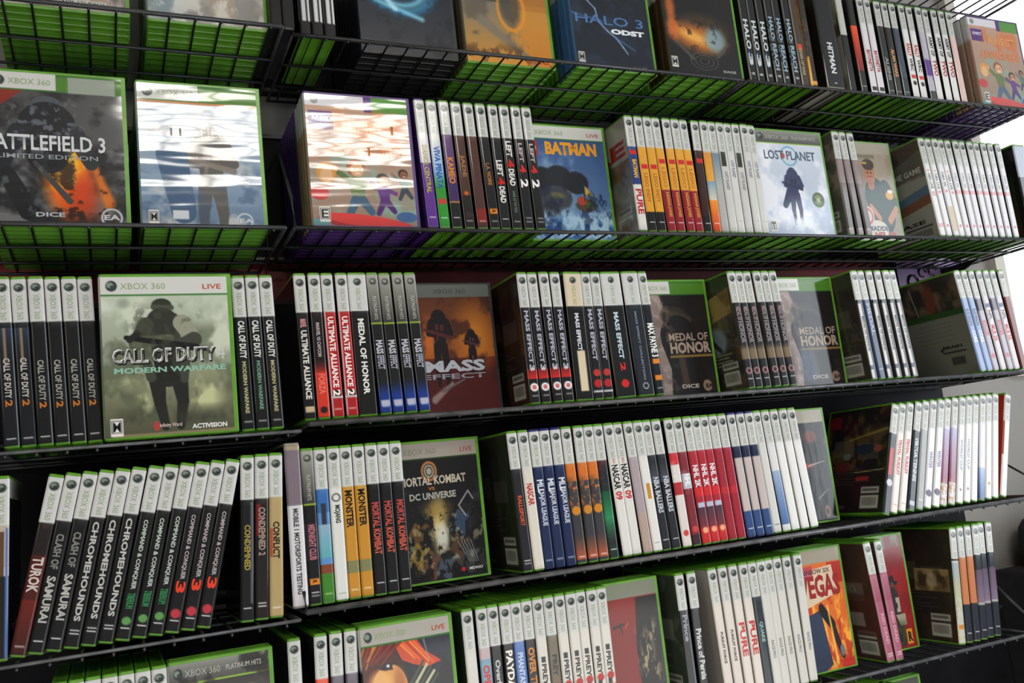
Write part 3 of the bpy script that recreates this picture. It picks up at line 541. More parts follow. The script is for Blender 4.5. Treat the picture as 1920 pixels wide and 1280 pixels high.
d('resa', 'Apricot', 'w', 'c8865c', ('s', .3, .62, 'c8865c', 'a86c58'), ('b', .68, 1, '282c3c'), ('l', .93))
d('resd', 'Dark slate-violet', 'w', '303844', ('g', .4, .7, '6c5c70', '8c7c90'), ('b', .69, .71, 'b0b0a8'), ('b', .72, 1, '242838'), ('l', .93))

k2 = 1.0
def Z_(s, o): return lambda xs: [o + x * s for x in xs]
z1_, z2_, z3_, z4_ = Z_(.375, 1000), Z_(.375, 520), Z_(.375, 1440), Z_(.1875, 1380)
# ---- row 1
run(ZR[1], 0, None, [574, 597, 621], ['r1white'] * 3, 'left of the tin on top shelf', 'striped cases at top')
run(ZR[1], 0, None, z4_([185, 272, 360, 445, 530, 625]), ['halo3', 'halo3', 'halo3', 'reach', 'reach', 'reach'], 'beside the orange oval cover', 'top shelf silver-lettered cases')
run(ZR[1], 0, None, z4_([710, 795]), ['wars', 'gold'], 'just left of the thick black box', 'top shelf brown cases')
run(ZR[1], -.004, None, z4_([1010]), ['hitman'], 'game box on the top shelf', 'thick boxes at top')
run(ZR[1], 0, None, [x for x in z4_([1190, 1310, 1400, 1475, 1580, 1660])] + [1705, 1722, 1738, 1753, 1768, 1783, 1797, 1811],
    ['r1dark', 'r1red', 'r1redw', 'r1redw', 'r1dk1', 'r1brn', 'r1bl', 'r1wr', 'r1wr', 'r1vio', 'r1wbr', 'r1wbr', 'r1wbr', 'r1pink'], 'right of the thick black box', 'top shelf cases on the right')
# ---- row 2
run(ZR[2], 0, z2_([705, 768, 828, 890, 952, 1012, 1075, 1130, 1188, 1242]), z2_([785, 845, 905, 970, 1035, 1095, 1150, 1205, 1265, 1325]),
    ['kin1', 'kin2', 'kin3', 'r2brn', 'r2red', 'noire', 'l4d', 'l4dh', 'l4d2', 'l4d2'], 'left of the blue icy cover', 'second shelf cases, left run')
run(ZR[2], 0, z1_([475, 522, 567, 610, 663, 703, 750, 808, 842, 882, 922, 962, 1008, 1048, 1090]), z1_([558, 605, 652, 703, 748, 797, 842, 882, 925, 968, 1010, 1048, 1087, 1127, 1167]),
    ['legob', 'legoy', 'legoy', 'legor', 'legor', 'legor', 'legor', 'legod', 'orange', 'bluew', 'platw', 'platp', 'platw', 'platp', 'platp'], 'in yellow-white run on second shelf', 'second shelf cases, middle run')
run(ZR[2], 0, z3_([333, 370, 412]), z3_([422, 470, 515]), ['madb', 'madc', 'madc'], 'between snowy and footballer covers', 'three grey-brown cases')
run(ZR[2], 0, z3_([762, 798, 830, 864, 900, 938, 972, 1007, 1042, 1078, 1112, 1150]), z3_([880, 915, 947, 980, 1013, 1047, 1080, 1113, 1147, 1182, 1215, 1250]),
    ['nhl', 'nhl2', 'nhlt', 'nhl2', 'nhl3', 'nhl3', 'nhl3', 'nhl3', 'nhl3', 'nhl3', 'nhl3', 'nhl3'], 'right of the footballer cover', 'white cases at the right of second shelf')
run(ZR[2], .02, None, [1909], ['grn2'], 'case ending the second shelf white run', 'second shelf end')
run(ZR[2], -.004, None, [1947], ['blkw'], 'case at the right end of second shelf', 'second shelf end')
# ---- row 3 left
o5 = Z_(.297, 0)
run(ZL[3], YL, o5([5, 88, 220, 320, 430, 530]), o5([75, 175, 280, 390, 490, 600]), ['cod2s', 'cod2s', 'cod2', 'cod2', 'cod2', 'cod2'], 'left of the pale soldier cover', 'cases left of the soldier cover')
run(ZL[3], YL, o5([1500, 1588, 1675]), o5([1575, 1665, 1757]), ['cod4', 'cod4g', 'cod4'], 'right of the pale soldier cover', 'cases right of the soldier cover')
o6 = Z_(.297, 520)
run(ZR[3], 0, o6([138, 228, 310, 400, 495, 595, 675, 755, 835]), o6([215, 300, 392, 480, 580, 692, 775, 855, 938]),
    ['mua', 'forza', 'mua2', 'mua2', 'mass0', 'meph', 'meph', 'meph', 'meph'], 'left of the armoured-figure cover', 'third shelf cases, left run')
o7 = Z_(.2708, 940)
run(ZR[3], 0, o7([140, 215, 290, 370, 490, 580, 642, 755, 885, 975]), o7([245, 325, 403, 480, 590, 690, 752, 880, 1015, 1112]),
    ['me3', 'me3', 'me3', 'me3', 'me3t', 'me3b', 'me3b', 'me2t', 'me2c', 'maxp'], 'in the mixed-thickness third-shelf run', 'third shelf cases, middle run')
run(ZR[3], 0, o7([1590, 1645, 1700, 1765, 1817, 1868]), o7([1742, 1800, 1860, 1920, 1976, 2034]), ['moh'] * 6, 'between the two brown soldier covers', 'six matching dark cases')
o8 = Z_(.2708, 1400)
run(ZR[3], 0, o8([740, 790, 850, 905, 960, 1008]), o8([893, 950, 1005, 1065, 1120, 1178]), ['mohb', 'mohn', 'mohb', 'mohb', 'mohb', 'mohb'], 'right of second brown soldier cover', 'striped cases')
run(ZR[3], 0, o8([1455, 1505, 1560, 1610, 1657, 1705, 1762]), o8([1650, 1697, 1745, 1793, 1840, 1885, 1935]), ['gtw', 'gtw', 'gtr2', 'gtr', 'gtr2', 'gtr', 'gtb'], 'at the third shelf right end', 'third shelf cases at the right end')
# ---- row 4
oA = Z_(.3437, 0)
run(ZL[4], YL, oA([8, 8]), oA([-4, -4]), ['farl'], 'case at the frame edge, fourth shelf', 'fourth shelf edge')
run(ZL[4], YL, oA([310, 400, 495, 583, 672, 762, 855, 937, 1022, 1105, 1180, 1257]), oA([92, 183, 273, 366, 454, 542, 634, 724, 812, 897, 982, 1067]),
    ['turok', 'clan', 'clan', 'chrome', 'chrome', 'chrome', 'cnc', 'cnc', 'cnc', 'cnc3', 'cnc3', 'cnc3'], 'of the leaning row', 'leaning cases on the fourth shelf')
run(ZL[4], YL, oA([1350, 1420, 1495]), oA([1352, 1424, 1503]), ['end1', 'end2', 'confl'], 'upright after the leaning row', 'three upright cases on the fourth shelf')
oB = Z_(.2812, 500)
run(ZR[4], 0, oB([165, 250, 340, 430, 515, 597, 680, 765, 850]), oB([232, 325, 408, 498, 585, 670, 757, 845, 930]),
    ['modw', 'midn', 'mine', 'moj', 'monst', 'monst', 'mk', 'mk', 'mk'], 'left of the black emblem cover', 'fourth shelf cases, left run')
oC = Z_(.2812, 880)
run(ZR[4], 0, oC([282, 355, 433, 500, 573, 645, 723, 790, 857, 925, 988, 1055, 1115, 1180, 1245, 1325, 1388, 1445, 1503, 1560, 1620, 1680]) + [1370.5, 1387.6, 1403, 1418.5, 1435, 1452, 1468, 1483],
    oC([400, 473, 545, 620, 690, 762, 835, 905, 975, 1065, 1130, 1200, 1262, 1330, 1392, 1462, 1530, 1592, 1653, 1713, 1772, 1830]) + [1412, 1429, 1445.5, 1462, 1479, 1496, 1513, 1530],
    ['nar1', 'dirt', 'navy', 'navy', 'navy', 'org', 'org', 'org', 'grn4', 'nascar', 'nascar', 'pastel', 'bee', 'nba', 'nba', 'nhlr', 'nhld', 'nhlc', 'nhlc', 'nhlc', 'nhlc2', 'nhlc2', 'fifn', 'fifn', 'fifn', 'whb', 'whbl', 'wh', 'wh', 'whn'],
    'in the long fourth-shelf run', 'long run of cases on the fourth shelf')
oD = Z_(.2917, 1360)
run(ZR[4], 0, oD([1100, 1147, 1197, 1250, 1297, 1345, 1390, 1435, 1478, 1522, 1567, 1612, 1656, 1700, 1745, 1818]), oD([1045, 1095, 1148, 1205, 1260, 1310, 1360, 1410, 1462, 1510, 1558, 1605, 1655, 1702, 1748, 1795]),
    ['pes1', 'pes2', 'pes2', 'pes3', 'pes4', 'pes5', 'pes5', 'pes6', 'pes6', 'pes7', 'pes7', 'wh', 'pes8', 'pes9', 'wh', 'pes10'], 'at the fourth shelf right end', 'fourth shelf cases at the right end')
# ---- row 5
run(ZL[5], YL, oA([320, 405, 490, 585, 668, 748, 832]), None, ['w5', 'w5', 'w5', 'w5', 'w5', 'w5', 'w5'], 'beside the dark grey-banded cover', 'cases at the bottom left')
oE = Z_(.2604, 500)
run(ZR[5], 0, oE([195, 388, 500, 605]), oE([260, 440, 552, 655]), ['w5', 'r5o', 'r5v', 'r5v'], 'left of the orange-haired cover', 'fifth shelf cases, left')
oF = Z_(.25, 860)
run(ZR[5], 0, oF([62, 170, 242, 325, 402, 485, 565, 642, 728, 803, 887, 970, 1048]), oF([175, 278, 348, 430, 505, 588, 668, 745, 828, 905, 990, 1075, 1155]),
    ['nier', 'open', 'over', 'payd', 'peac', 'pray', 'pers', 'pers2', 'pers', 'pers', 'pers', 'pers', 'pers'], 'between orange-haired and red covers', 'fifth shelf cases, middle run')
oG = Z_(.25, 1240)
run(ZR[5], 0, oG([140, 225, 380, 463, 540, 612, 675, 738, 803, 865, 937, 1025]), oG([275, 355, 535, 615, 690, 760, 825, 890, 955, 1020, 1085, 1160]),
    ['qnt', 'pop', 'ps1', 'ps1', 'pure', 'pure', 'qua', 'rac', 'rac', 'rac', 'rac', 'rac'], 'left of the fiery cover', 'fifth shelf cases, right run')
oH = Z_(.25, 1560)
run(ZR[5], 0, oH([267, 347]), oH([462, 525]), ['rose', 'rose'], 'before the red cowboy cover', 'two rose cases')
run(ZR[5], 0, oH([908, 965, 1015, 1072, 1120, 1178]), oH([988, 1047, 1100, 1150, 1210, 1258]), ['rock', 'resa', 'resa', 'resd', 'resd', 'resd'], 'at the fifth shelf right end', 'fifth shelf cases at the right end')
# ---- row 6
run(ZR[6], 0, oH([440, 503]), None, ['w5', 'w5'], 'on the lowest visible shelf', 'cases on the lowest shelf')

# ------------------------------------------------------------------ face-out cases
AS = (W - .0066) / (H - .0066)          # art width for art height 1
def new(base, nx=150, ny=196): return P(nx, ny, AS, base)
def header(p, s, f, plat=False, live='c05030', nolive=False, split=False, pale='d4d4d0'):
    if plat:
        p.grad(-.01, .12, 'a0a09a', '585854'); p.rect(-1, .115, 9, .125, '9cc040')
    else:
        p.rect(-1, -1, 9, .112, pale); p.rect(-1, .112, 9, .122, '3c7c34')
    if split: p.rect(.50 * AS, -1, 9, .112, '5c8c30'); p.rect(.50 * AS, .0, 9, .015, '3c7c24')
    p.ell(.065, .058, .034, .034, '40484a'); p.ell(.058, .053, .022, .018, '8c9c8c'); p.ell(.072, .065, .015, .012, '48524c')
    s.text(f, 'XBOX 360', .15, .040, .50 if not split else .46, .080, 'a4b48c' if not plat else 'b8b8b0', .0)
    if plat: s.text(f, 'PLATINUM HITS', .56, .045, .92, .075, 'c8c8c0', 0)
    elif not nolive and not split: s.text(f, 'LIVE', .80, .05, .95, .082, live, .01)
def rating(p, s, f, x, y, L='M', sz=.075):
    p.rect(x, y, x + sz * .9, y + sz * 1.35, 'e4e2dc'); p.rect(x + .006, y + .012, x + sz * .9 - .006, y + sz * 1.1, '1c1c1c')
    p.rect(x + .010, y + .016, x + sz * .9 - .010, y + sz * 1.06, 'e0deda')
    s.text(f, L, (x + .014) / AS, y + .022, (x + sz * .9 - .014) / AS, y + sz * 1.0, '181818', .012)
def soldier(p, x, y, h, c, c2, gun=True, legs=True):
    "armed standing figure seen from the front: helmet, chest, arms across, legs"
    p.ell(x, y + .05 * h, .052 * h, .06 * h, c); p.ell(x, y + .025 * h, .062 * h, .04 * h, c2); p.rect(x - .035 * h, y + .055 * h, x + .035 * h, y + .07 * h, c2)
    p.cap(x, y + .12 * h, x, y + .42 * h, .12 * h, .085 * h, c); p.cap(x - .12 * h, y + .16 * h, x - .17 * h, y + .30 * h, .048 * h, .036 * h, c); p.cap(x + .12 * h, y + .16 * h, x + .18 * h, y + .30 * h, .048 * h, .036 * h, c)
    p.cap(x - .17 * h, y + .30 * h, x + .02 * h, y + .33 * h, .036 * h, .03 * h, c); p.cap(x + .18 * h, y + .30 * h, x + .05 * h, y + .28 * h, .036 * h, .03 * h, c)
    p.rect(x - .06 * h, y + .18 * h, x - .01 * h, y + .26 * h, c2); p.rect(x + .015 * h, y + .19 * h, x + .065 * h, y + .27 * h, c2)
    if gun: p.cap(x - .22 * h, y + .25 * h, x + .17 * h, y + .36 * h, .018 * h, .026 * h, c2); p.cap(x - .03 * h, y + .31 * h, x - .05 * h, y + .40 * h, .016 * h, .012 * h, c2)
    if legs:
        for sg in (-1, 1): p.cap(x + sg * .045 * h, y + .46 * h, x + sg * .075 * h, y + .72 * h, .062 * h, .043 * h, c); p.cap(x + sg * .075 * h, y + .72 * h, x + sg * .065 * h, y + .95 * h, .040 * h, .026 * h, c)
def kid(p, x, y, h, hair, skin, top, leg):
    p.cap(x, y + .42 * h, x + .02 * h, y + .66 * h, .14 * h, .11 * h, top); p.cap(x - .1 * h, y + .38 * h, x - .32 * h, y + .20 * h, .055 * h, .045 * h, top); p.ell(x - .36 * h, y + .16 * h, .05 * h, .06 * h, skin)
    p.cap(x + .12 * h, y + .4 * h, x + .32 * h, y + .48 * h, .055 * h, .045 * h, top); p.ell(x + .37 * h, y + .49 * h, .05 * h, .05 * h, skin)
    p.cap(x - .04 * h, y + .7 * h, x - .16 * h, y + .95 * h, .08 * h, .06 * h, leg); p.cap(x + .08 * h, y + .7 * h, x + .22 * h, y + .9 * h, .08 * h, .06 * h, leg)
    p.ell(x, y + .13 * h, .16 * h, .15 * h, hair); p.ell(x + .02 * h, y + .17 * h, .115 * h, .12 * h, skin); p.ell(x - .02 * h, y + .16 * h, .013 * h, .02 * h, '2a1c18'); p.ell(x + .07 * h, y + .16 * h, .013 * h, .02 * h, '2a1c18'); p.cap(x, y + .23 * h, x + .06 * h, y + .23 * h, .01 * h, .01 * h, 'f0e8e0')

def art_field_figure(p, s, f):
    p.cloud(4, 5, '6c6258', .7, .4, .6, 3); p.cloud(6, 4, 'e0d4c0', .9, .35, .6, 9, .5, 1); p.cloud(9, 9, '34302c', .6, .55, .7, 4, .3, .9)
    p.cap(.22, .4, .3, .85, .12, .06, '4c443c'); p.cap(.5, .5, .62, .95, .1, .05, 'b8a898')
    p.rect(.06, .93, .66, .965, 'd8d8d0'); s.text(f, 'MICROSOFT GAME STUDIOS', .14, .938, .84, .958, '303838', .0)
def art_pale_pair(p, s, f):
    p.cloud(4, 5, 'b8b4ac', .8, .4, .6, 13); p.grad(.0, 1, 'd8dce0', 'c0b8ac', .5); p.rect(0, .4, .24, 1, '8cacb8', .5, soft=.1)
    p.cap(.45, .3, .50, .9, .12, .08, 'b4a898'); p.cloud(8, 8, 'ece8e0', .7, .5, .65, 5)
def art_bf3(p, s, f):
    p.cloud(5, 7, '2c2c2e', .9, .4, .6, 2); header(p, s, f, split=True, nolive=True); p.rect(.59 * AS, .012, .95 * AS, .125, 'a4aca0')
    p.poly([(-.01, .122), (.20, .122), (-.01, .29)], 'd8401c')
    p.grad(.12, .5, '2a2a2a', '3a3836', .4)
    p.ell(.45, .72, .13, .22, 'f07818', 1, soft=.08); p.ell(.44, .64, .09, .13, 'ffc830', 1, soft=.07); p.ell(.52, .82, .10, .16, 'c84818', .8, soft=.1); p.cap(.60, .62, .68, .86, .02, .035, 'e08028', .9, soft=.03)
    p.cloud(10, 10, 'f8d84c', .7, .5, .62, 8, .5, .75, .3, .55); p.cloud(12, 14, '2c1c14', .8, .52, .62, 6, .5, 1, .28, .7)
    # helmeted head, shoulders, rifle
    p.ell(.33, .235, .078, .085, '32343a'); p.ell(.33, .205, .085, .055, '5c6268'); p.ell(.31, .245, .028, .016, '8c949c'); p.ell(.36, .245, .028, .016, '8c949c'); p.ell(.33, .28, .035, .03, '202226')
    p.cap(.33, .36, .33, .55, .17, .12, '26282c'); p.cap(.17, .40, .06, .62, .06, .05, '303338'); p.cap(.49, .40, .58, .6, .06, .04, '3a3c40')
    p.cloud(22, 30, '8c9098', .7, .55, .65, 19, .2, .55, .12, .52)
    p.cap(.26, .60, .45, .85, .014, .02, '50504c'); p.cap(.10, .68, .22, .92, .05, .06, '24262a'); p.cloud(16, 14, '8c949c', .5, .6, .7, 29, .6, .95, .0, .3)
    s.text(f, 'BATTLEFIELD 3', -.02, .415, .86, .520, 'd8dadc', .02); s.text(f, 'LIMITED EDITION', .06, .545, .80, .575, 'a8acb0', .01)
    s.text(f, 'DICE', .33, .925, .54, .955, 'c8ccd0', .03)
    p.ring(.69, .955, .058, .006, 'd0d0d0'); s.text(f, 'EA', .83, .935, .95, .97, 'd8d8d8', .03)
def art_bfbc(p, s, f):
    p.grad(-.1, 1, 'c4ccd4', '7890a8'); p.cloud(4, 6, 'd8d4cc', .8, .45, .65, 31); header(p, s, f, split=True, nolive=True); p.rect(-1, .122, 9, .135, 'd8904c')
    soldier(p, .45, .30, .85, '6c6864', '8c8278'); p.cap(.2, .5, .26, .9, .1, .08, '54708c'); p.cloud(8, 10, '4c6484', .5, .5, .65, 14, .6, 1)
    s.text(f, 'BATTLEFIELD', .08, .30, .80, .37, 'b0a8a0', .02)
    rating(p, s, f, .04, .89, 'M', .07); p.rect(.19, .89, .29, .95, 'd8dce0'); p.ring(.65, .955, .05, .006, 'c8d0d8'); s.text(f, 'EA', .79, .94, .91, .97, 'd8d8d8', .03)
def art_kin(p, s, f):
    p.grad(-.1, 1, 'd0a890', '9c8878'); p.cloud(4, 5, '8cb4a8', .8, .5, .65, 17, .45, .95); p.rect(-1, -1, 9, .09, 'e0dce0'); p.rect(.50, -1, 9, .12, '5c9c3c'); p.rect(.44, -1, .50, .12, '5c2c84'); p.ell(.07, .045, .03, .03, '909890')
    p.rect(.02, .13, .20, .27, '5c2c84'); s.text(f, 'KINECT', .06, .165, .24, .20, 'e8e0f0', .03)
    p.cloud(7, 5, 'd87c3c', .8, .45, .6, 23, .12, .42, .2, .75)
    s.text(f, 'KINECT', .34, .20, .88, .29, 'e0a05c', .04); s.text(f, 'ADVENTURES!', .14, .37, .92, .465, 'd88c50', .05)
    kid(p, .34, .50, .44, 'a8602c', 'e0b48c', '6c8048', '4c6c84'); kid(p, .54, .60, .32, '402820', 'c89068', '6c3088', '5c2878'); kid(p, .70, .56, .24, '342018', '9c6848', '5c7c6c', '3c4c5c')
    p.ell(.12, .60, .07, .08, 'd8a048'); p.ell(.12, .62, .045, .06, 'e0b890'); p.ell(.06, .76, .07, .05, 'c83c3c')
    p.ell(.40, .99, .36, .05, 'b03038', rot=.12); p.ell(.40, .965, .34, .045, 'd84844', rot=.12); p.ell(.70, .93, .08, .04, '4c6c9c'); p.ell(.03, 1.0, .1, .05, '70a0a0')
    rating(p, s, f, .05, .86, 'E', .085)
def art_tin(p, s, f):
    p.grad(-.1, 1, '16202c', '3c3c44'); p.grad(.5, 1, '2c3844', '4c4a50', .5)
    for r_, c_, a_ in ((.30, '2c84b4', .5), (.26, '4cb4dc', .6), (.20, '8cdcf4', .8), (.12, '1c5c8c', .9)): p.ring(.36, .42, r_, .028, c_, a_, soft=.05, sy=.82)
    p.cap(.14, .56, .52, .69, .012, .02, '9ce0f4', .8, soft=.03); p.cap(.16, .46, .3, .62, .012, .02, 'd0f0fc', .8, soft=.03)
    p.cloud(5, 7, '141820', .7, .5, .66, 33, .5, 1)
def art_wars(p, s, f):
    p.grad(-.1, .5, '3c4048', '5c5c5c'); p.grad(.45, 1, '8c8478', 'd8a048'); p.poly([(.36, .2), (.9, .05), (.9, 1.1), (.62, 1.1)], 'c88838', .85); p.grad(.5, 1, 'd8a850', 'e89830', .5, .45)
    p.cloud(5, 6, '6c6458', .7, .5, .65, 37, .2, .8, 0, .5); p.ring(.44, .50, .12, .012, 'e8a038', .9, soft=.02, sy=1.6); p.ell(.43, .48, .09, .16, '5c564c', .8, soft=.04)
    p.cap(.16, .62, .62, .98, .05, .02, '8c8478', .8, soft=.03); p.cloud(10, 10, '4c2c14', .6, .55, .66, 5, .85, 1); s.text(f, 'WARS', .66, .93, .96, .975, 'c05c1c', .03)
def art_odst(p, s, f):
    p.grad(-.1, 1, '1c2430', '222c3a'); p.cloud(4, 5, '304050', .9, .45, .65, 43); header(p, s, f, nolive=True)
    pts = [(.16, .36), (.24, .44), (.26, .56), (.34, .64), (.42, .70), (.48, .78), (.52, .84)]
    for a_, b_ in zip(pts, pts[1:]): p.cap(*a_, *b_, .007, .006, 'a8c4e0', .9, soft=.012)
    for a_, b_ in (((.0, .50), (.16, .53)), ((.16, .53), (.3, .55)), ((.42, .70), (.60, .80))): p.cap(*a_, *b_, .008, .004, '5c8cc4', .8, soft=.015)
    s.text(f, 'HALO 3', .04, .50, .92, .585, '5c84b4', .01); s.text(f, 'ODST', .48, .615, .92, .665, 'e8ecf0', .06)
    rating(p, s, f, .02, .86, 'M', .07); s.text(f, 'BUNGIE', .72, .955, .9, .975, 'b8bcc4', .02)
def art_reach(p, s, f):
    p.rect(-1, -1, 9, 9, '1c1a18'); p.ell(.38, .60, .33, .20, '54402c', .95, soft=.08); p.ell(.34, .64, .28, .12, 'c88034', .9, soft=.09, rot=.2); p.ell(.30, .63, .17, .05, 'f0b860', .9, soft=.05, rot=.3); p.ell(.53, .64, .11, .12, '8cb0c4', .8, soft=.07); p.ell(.08, .56, .06, .12, 'e0803c', .8, soft=.05)
    p.ell(.08, .36, .05, .12, 'e0803c', .8, soft=.05); p.cloud(12, 12, '241a14', .6, .56, .68, 47, .45, .76)
    for r_ in (.05, .10, .15): p.ring(.38, .86, r_, .006, '686a66', .8, soft=.01, sy=.55)
    p.cap(.10, .70, .26, .84, .012, .02, '5c5c58', .8); p.cap(.54, .80, .66, .68, .02, .012, '5c5c58', .8); s.text(f, 'REACH', .24, .14, .76, .2, 'a8a8a0', .02)
    rating(p, s, f, .02, .84, 'M', .075); s.text(f, 'BUNGIE', .74, .93, .92, .955, 'b8b8b4', .02); header(p, s, f, nolive=True)
def art_ice(p, s, f):
    p.grad(-.1, 1, '34548c', '7c9cbc'); p.cloud(4, 4, '9cb4c8', .8, .45, .65, 53, .2, .8); header(p, s, f)
    p.rect(.0, .135, .13, .27, 'c82828'); s.text(f, 'LEGO', .02, .17, .15, .24, 'f0ece0', .05); s.text(f, 'BATMAN', .26, .14, .90, .255, 'e8a828', .05)
    # generic stand-in: dark sea rocks and a small boat on ice
    for x, y, a_, b_, c in ((.14, .50, .15, .13, '20242c'), (.30, .46, .13, .11, '2a2e36'), (.46, .50, .12, .10, '22262e'), (.26, .64, .15, .11, '4a4e56'), (.20, .74, .10, .07, '383c44')): p.ell(x, y, a_, b_, c, 1, soft=.02)
    p.ell(.26, .62, .08, .03, '7c7c50', .8, soft=.02); p.ell(.54, .70, .10, .06, '5c4c34'); p.ell(.50, .66, .045, .04, 'b0503c'); p.ell(.58, .70, .04, .03, '4c6c3c'); p.cap(.53, .50, .53, .66, .006, .006, '403428'); p.poly([(.54, .52), (.62, .62), (.54, .62)], 'c8a848')
    p.cloud(7, 7, 'b8d4e4', .9, .42, .55, 57, .76, 1); p.cloud(12, 12, '1c4c8c', .8, .5, .6, 59, .82, 1); p.cloud(9, 9, '1c2c4c', .6, .55, .65, 61, .4, .9)
def art_snow(p, s, f):
    p.grad(-.1, 1, 'd8dce4', 'b4c0d4'); p.cloud(4, 5, 'f0f0f4', .8, .45, .65, 63); header(p, s, f, plat=True)
    p.ring(.37, .24, .09, .008, '5cacc4', .8); s.text(f, 'LOST PLANET', .10, .19, .88, .28, '5c6c80', .02); p.ell(.30, .24, .02, .03, 'c05050')
    soldier(p, .37, .36, .56, '3c4468', '2c3450'); p.cap(.24, .72, .33, .58, .03, .05, '3c4468')
    p.cloud(8, 8, 'e8ecf0', .9, .42, .6, 67, .82, 1); p.ell(.64, .66, .075, .075, '6c8c4c'); p.ring(.64, .66, .06, .006, '34442c'); p.rect(.585, .645, .695, .675, '34442c'); p.ell(.64, .66, .025, .025, 'b0b088')
    rating(p, s, f, .03, .87, 'T', .075)
def art_football(p, s, f):
    p.rect(-1, -1, 9, 9, 'a89c88'); p.cloud(4, 4, '9c8c78', .8, .4, .6, 71); p.rect(-1, -1, 9, .112, 'a8a090'); p.rect(.02, .122, .5, .16, '80745c'); 
    p.cap(.42, .56, .50, .74, .20, .20, '24483c'); p.cap(.60, .48, .76, .66, .10, .06, '24483c'); p.ell(.66, .54, .07, .045, 'd8a83c'); p.ell(.68, .50, .05, .02, 'e8e0d0')
    p.cap(.60, .80, .74, .68, .04, .035, 'c08c68'); p.cap(.30, .66, .42, .78, .03, .03, 'c08c68'); p.ell(.36, .32, .095, .12, 'b88060'); p.ell(.36, .225, .105, .06, '4c3424'); p.ell(.33, .31, .014, .010, '241814'); p.ell(.39, .31, .014, .010, '241814'); p.rect(.32, .345, .41, .355, '7c4c3c'); p.ell(.36, .44, .06, .05, 'a87050')
    p.rect(.26, .2, .34, .22, 'd0a83c'); p.ell(.34, .90, .20, .10, 'd8d0c4'); p.ell(.22, .76, .10, .10, 'd8c8c0'); p.ring(.22, .76, .07, .012, 'c05c5c'); s.text(f, 'MADDEN', .24, .86, .80, .91, '3c4c6c', .03); s.text(f, 'NFL 09', .36, .92, .84, .97, 'b83c3c', .04)
def art_cod(p, s, f):
    p.grad(.1, .6, 'c0c8b8', '98a08c'); p.grad(.6, 1, '9ca084', '5c5c48'); p.cloud(4, 5, 'dce0d0', .7, .45, .65, 73, .12, .6); p.cloud(5, 6, '5c6450', .6, .5, .66, 75, .3, 1); p.cloud(6, 5, 'd0d4a8', .85, .45, .6, 77, .62, .86, .1, .7)
    header(p, s, f); p.ell(.13, .17, .035, .03, '7c8c7c', .5, soft=.03)
    x = .36; dk = '2c2e28'; mid = '4c5044'
    p.ell(x, .225, .050, .060, dk); p.ell(x, .185, .062, .045, '3c4034'); p.cap(x - .05, .195, x + .06, .20, .016, .016, '585c4c'); p.cap(x + .03, .24, x + .08, .25, .018, .012, dk)
    p.cap(x, .30, x + .02, .46, .10, .09, '3c4036'); p.cap(x - .10, .31, x - .16, .42, .05, .045, mid); p.cap(x + .12, .30, x + .19, .41, .055, .05, 'a0a290'); p.cap(x + .19, .41, x + .10, .44, .05, .035, mid)
    p.cap(x - .16, .42, x + .04, .40, .036, .03, '6c705c'); p.cap(x - .22, .385, x + .20, .46, .014, .024, '1c1c1a'); p.cap(x - .20, .40, x - .15, .36, .02, .02, dk); p.rect(x - .02, .44, x + .03, .52, '1c1c1a')
    p.cap(x + .02, .50, x + .02, .63, .085, .075, dk); p.cap(x - .045, .66, x - .035, .80, .052, .036, dk); p.cap(x + .09, .66, x + .105, .80, .052, .036, dk); p.cap(x - .035, .80, x - .005, .95, .036, .026, dk); p.cap(x + .105, .80, x + .085, .95, .036, .026, dk); p.cap(x - .10, .56, x - .08, .64, .03, .03, mid); p.cap(x + .13, .56, x + .12, .66, .03, .025, mid)
    p.cloud(14, 16, '54584a', .6, .54, .64, 79, .2, .66, .16, .58); p.cloud(5, 4, '44463a', .7, .45, .65, 81, .86, 1)
    p.rect(.04, .985, 1, 1.1, 'b8a480', .6, soft=.01)
    s.text(f, 'CALL OF DUTY', .075, .462, .885, .558, '1c1c1a', .05); s.text(f, 'CALL OF DUTY', .07, .455, .875, .548, 'e4e4e0', .035); s.text(f, '4', .885, .46, .955, .54, 'c8ccc4', .01)
    s.text(f, 'MODERN WARFARE', .08, .575, .955, .610, '9cc4b0', .03)
    rating(p, s, f, .03, .885, 'M', .08); s.text(f, 'ACTIVISION', .66, .945, .94, .975, 'e0e0dc', .04); s.text(f, 'Infinity Ward', .41, .93, .58, .96, 'd8c8c4', .01); p.ell(.30, .945, .02, .03, 'c84848', .8)
def art_mass(p, s, f):
    p.grad(-.1, .6, '4c2c1c', 'a05c20'); p.grad(.58, 1, '5c1c18', '341012'); p.ell(.60, .42, .16, .22, 'c88830', .8, soft=.2); p.ell(.15, .42, .12, .14, 'd88038', .7, soft=.12); p.cloud(5, 6, '3c1c18', .7, .5, .65, 83)
    p.ell(.36, 1.1, .6, .45, '5c1c18', .9, soft=.05); p.rect(-1, -1, 9, .10, '6c706c'); s.text(f, 'XBOX 360', .3, .035, .7, .07, '50544c', 0)
    soldier(p, .26, .20, .62, '201418', '5c2c28'); soldier(p, .56, .36, .36, '241418', '5c3840'); p.cap(.16, .90, .34, .78, .03, .012, 'a8a098', .8, soft=.02); p.cap(.24, .84, .46, .75, .01, .006, '6c6c6c')
    s.text(f, 'MASS', .12, .60, .86, .69, 'b8bcc4', .04); s.text(f, 'EFFECT', .08, .705, .86, .745, '9ca0a8', .02)
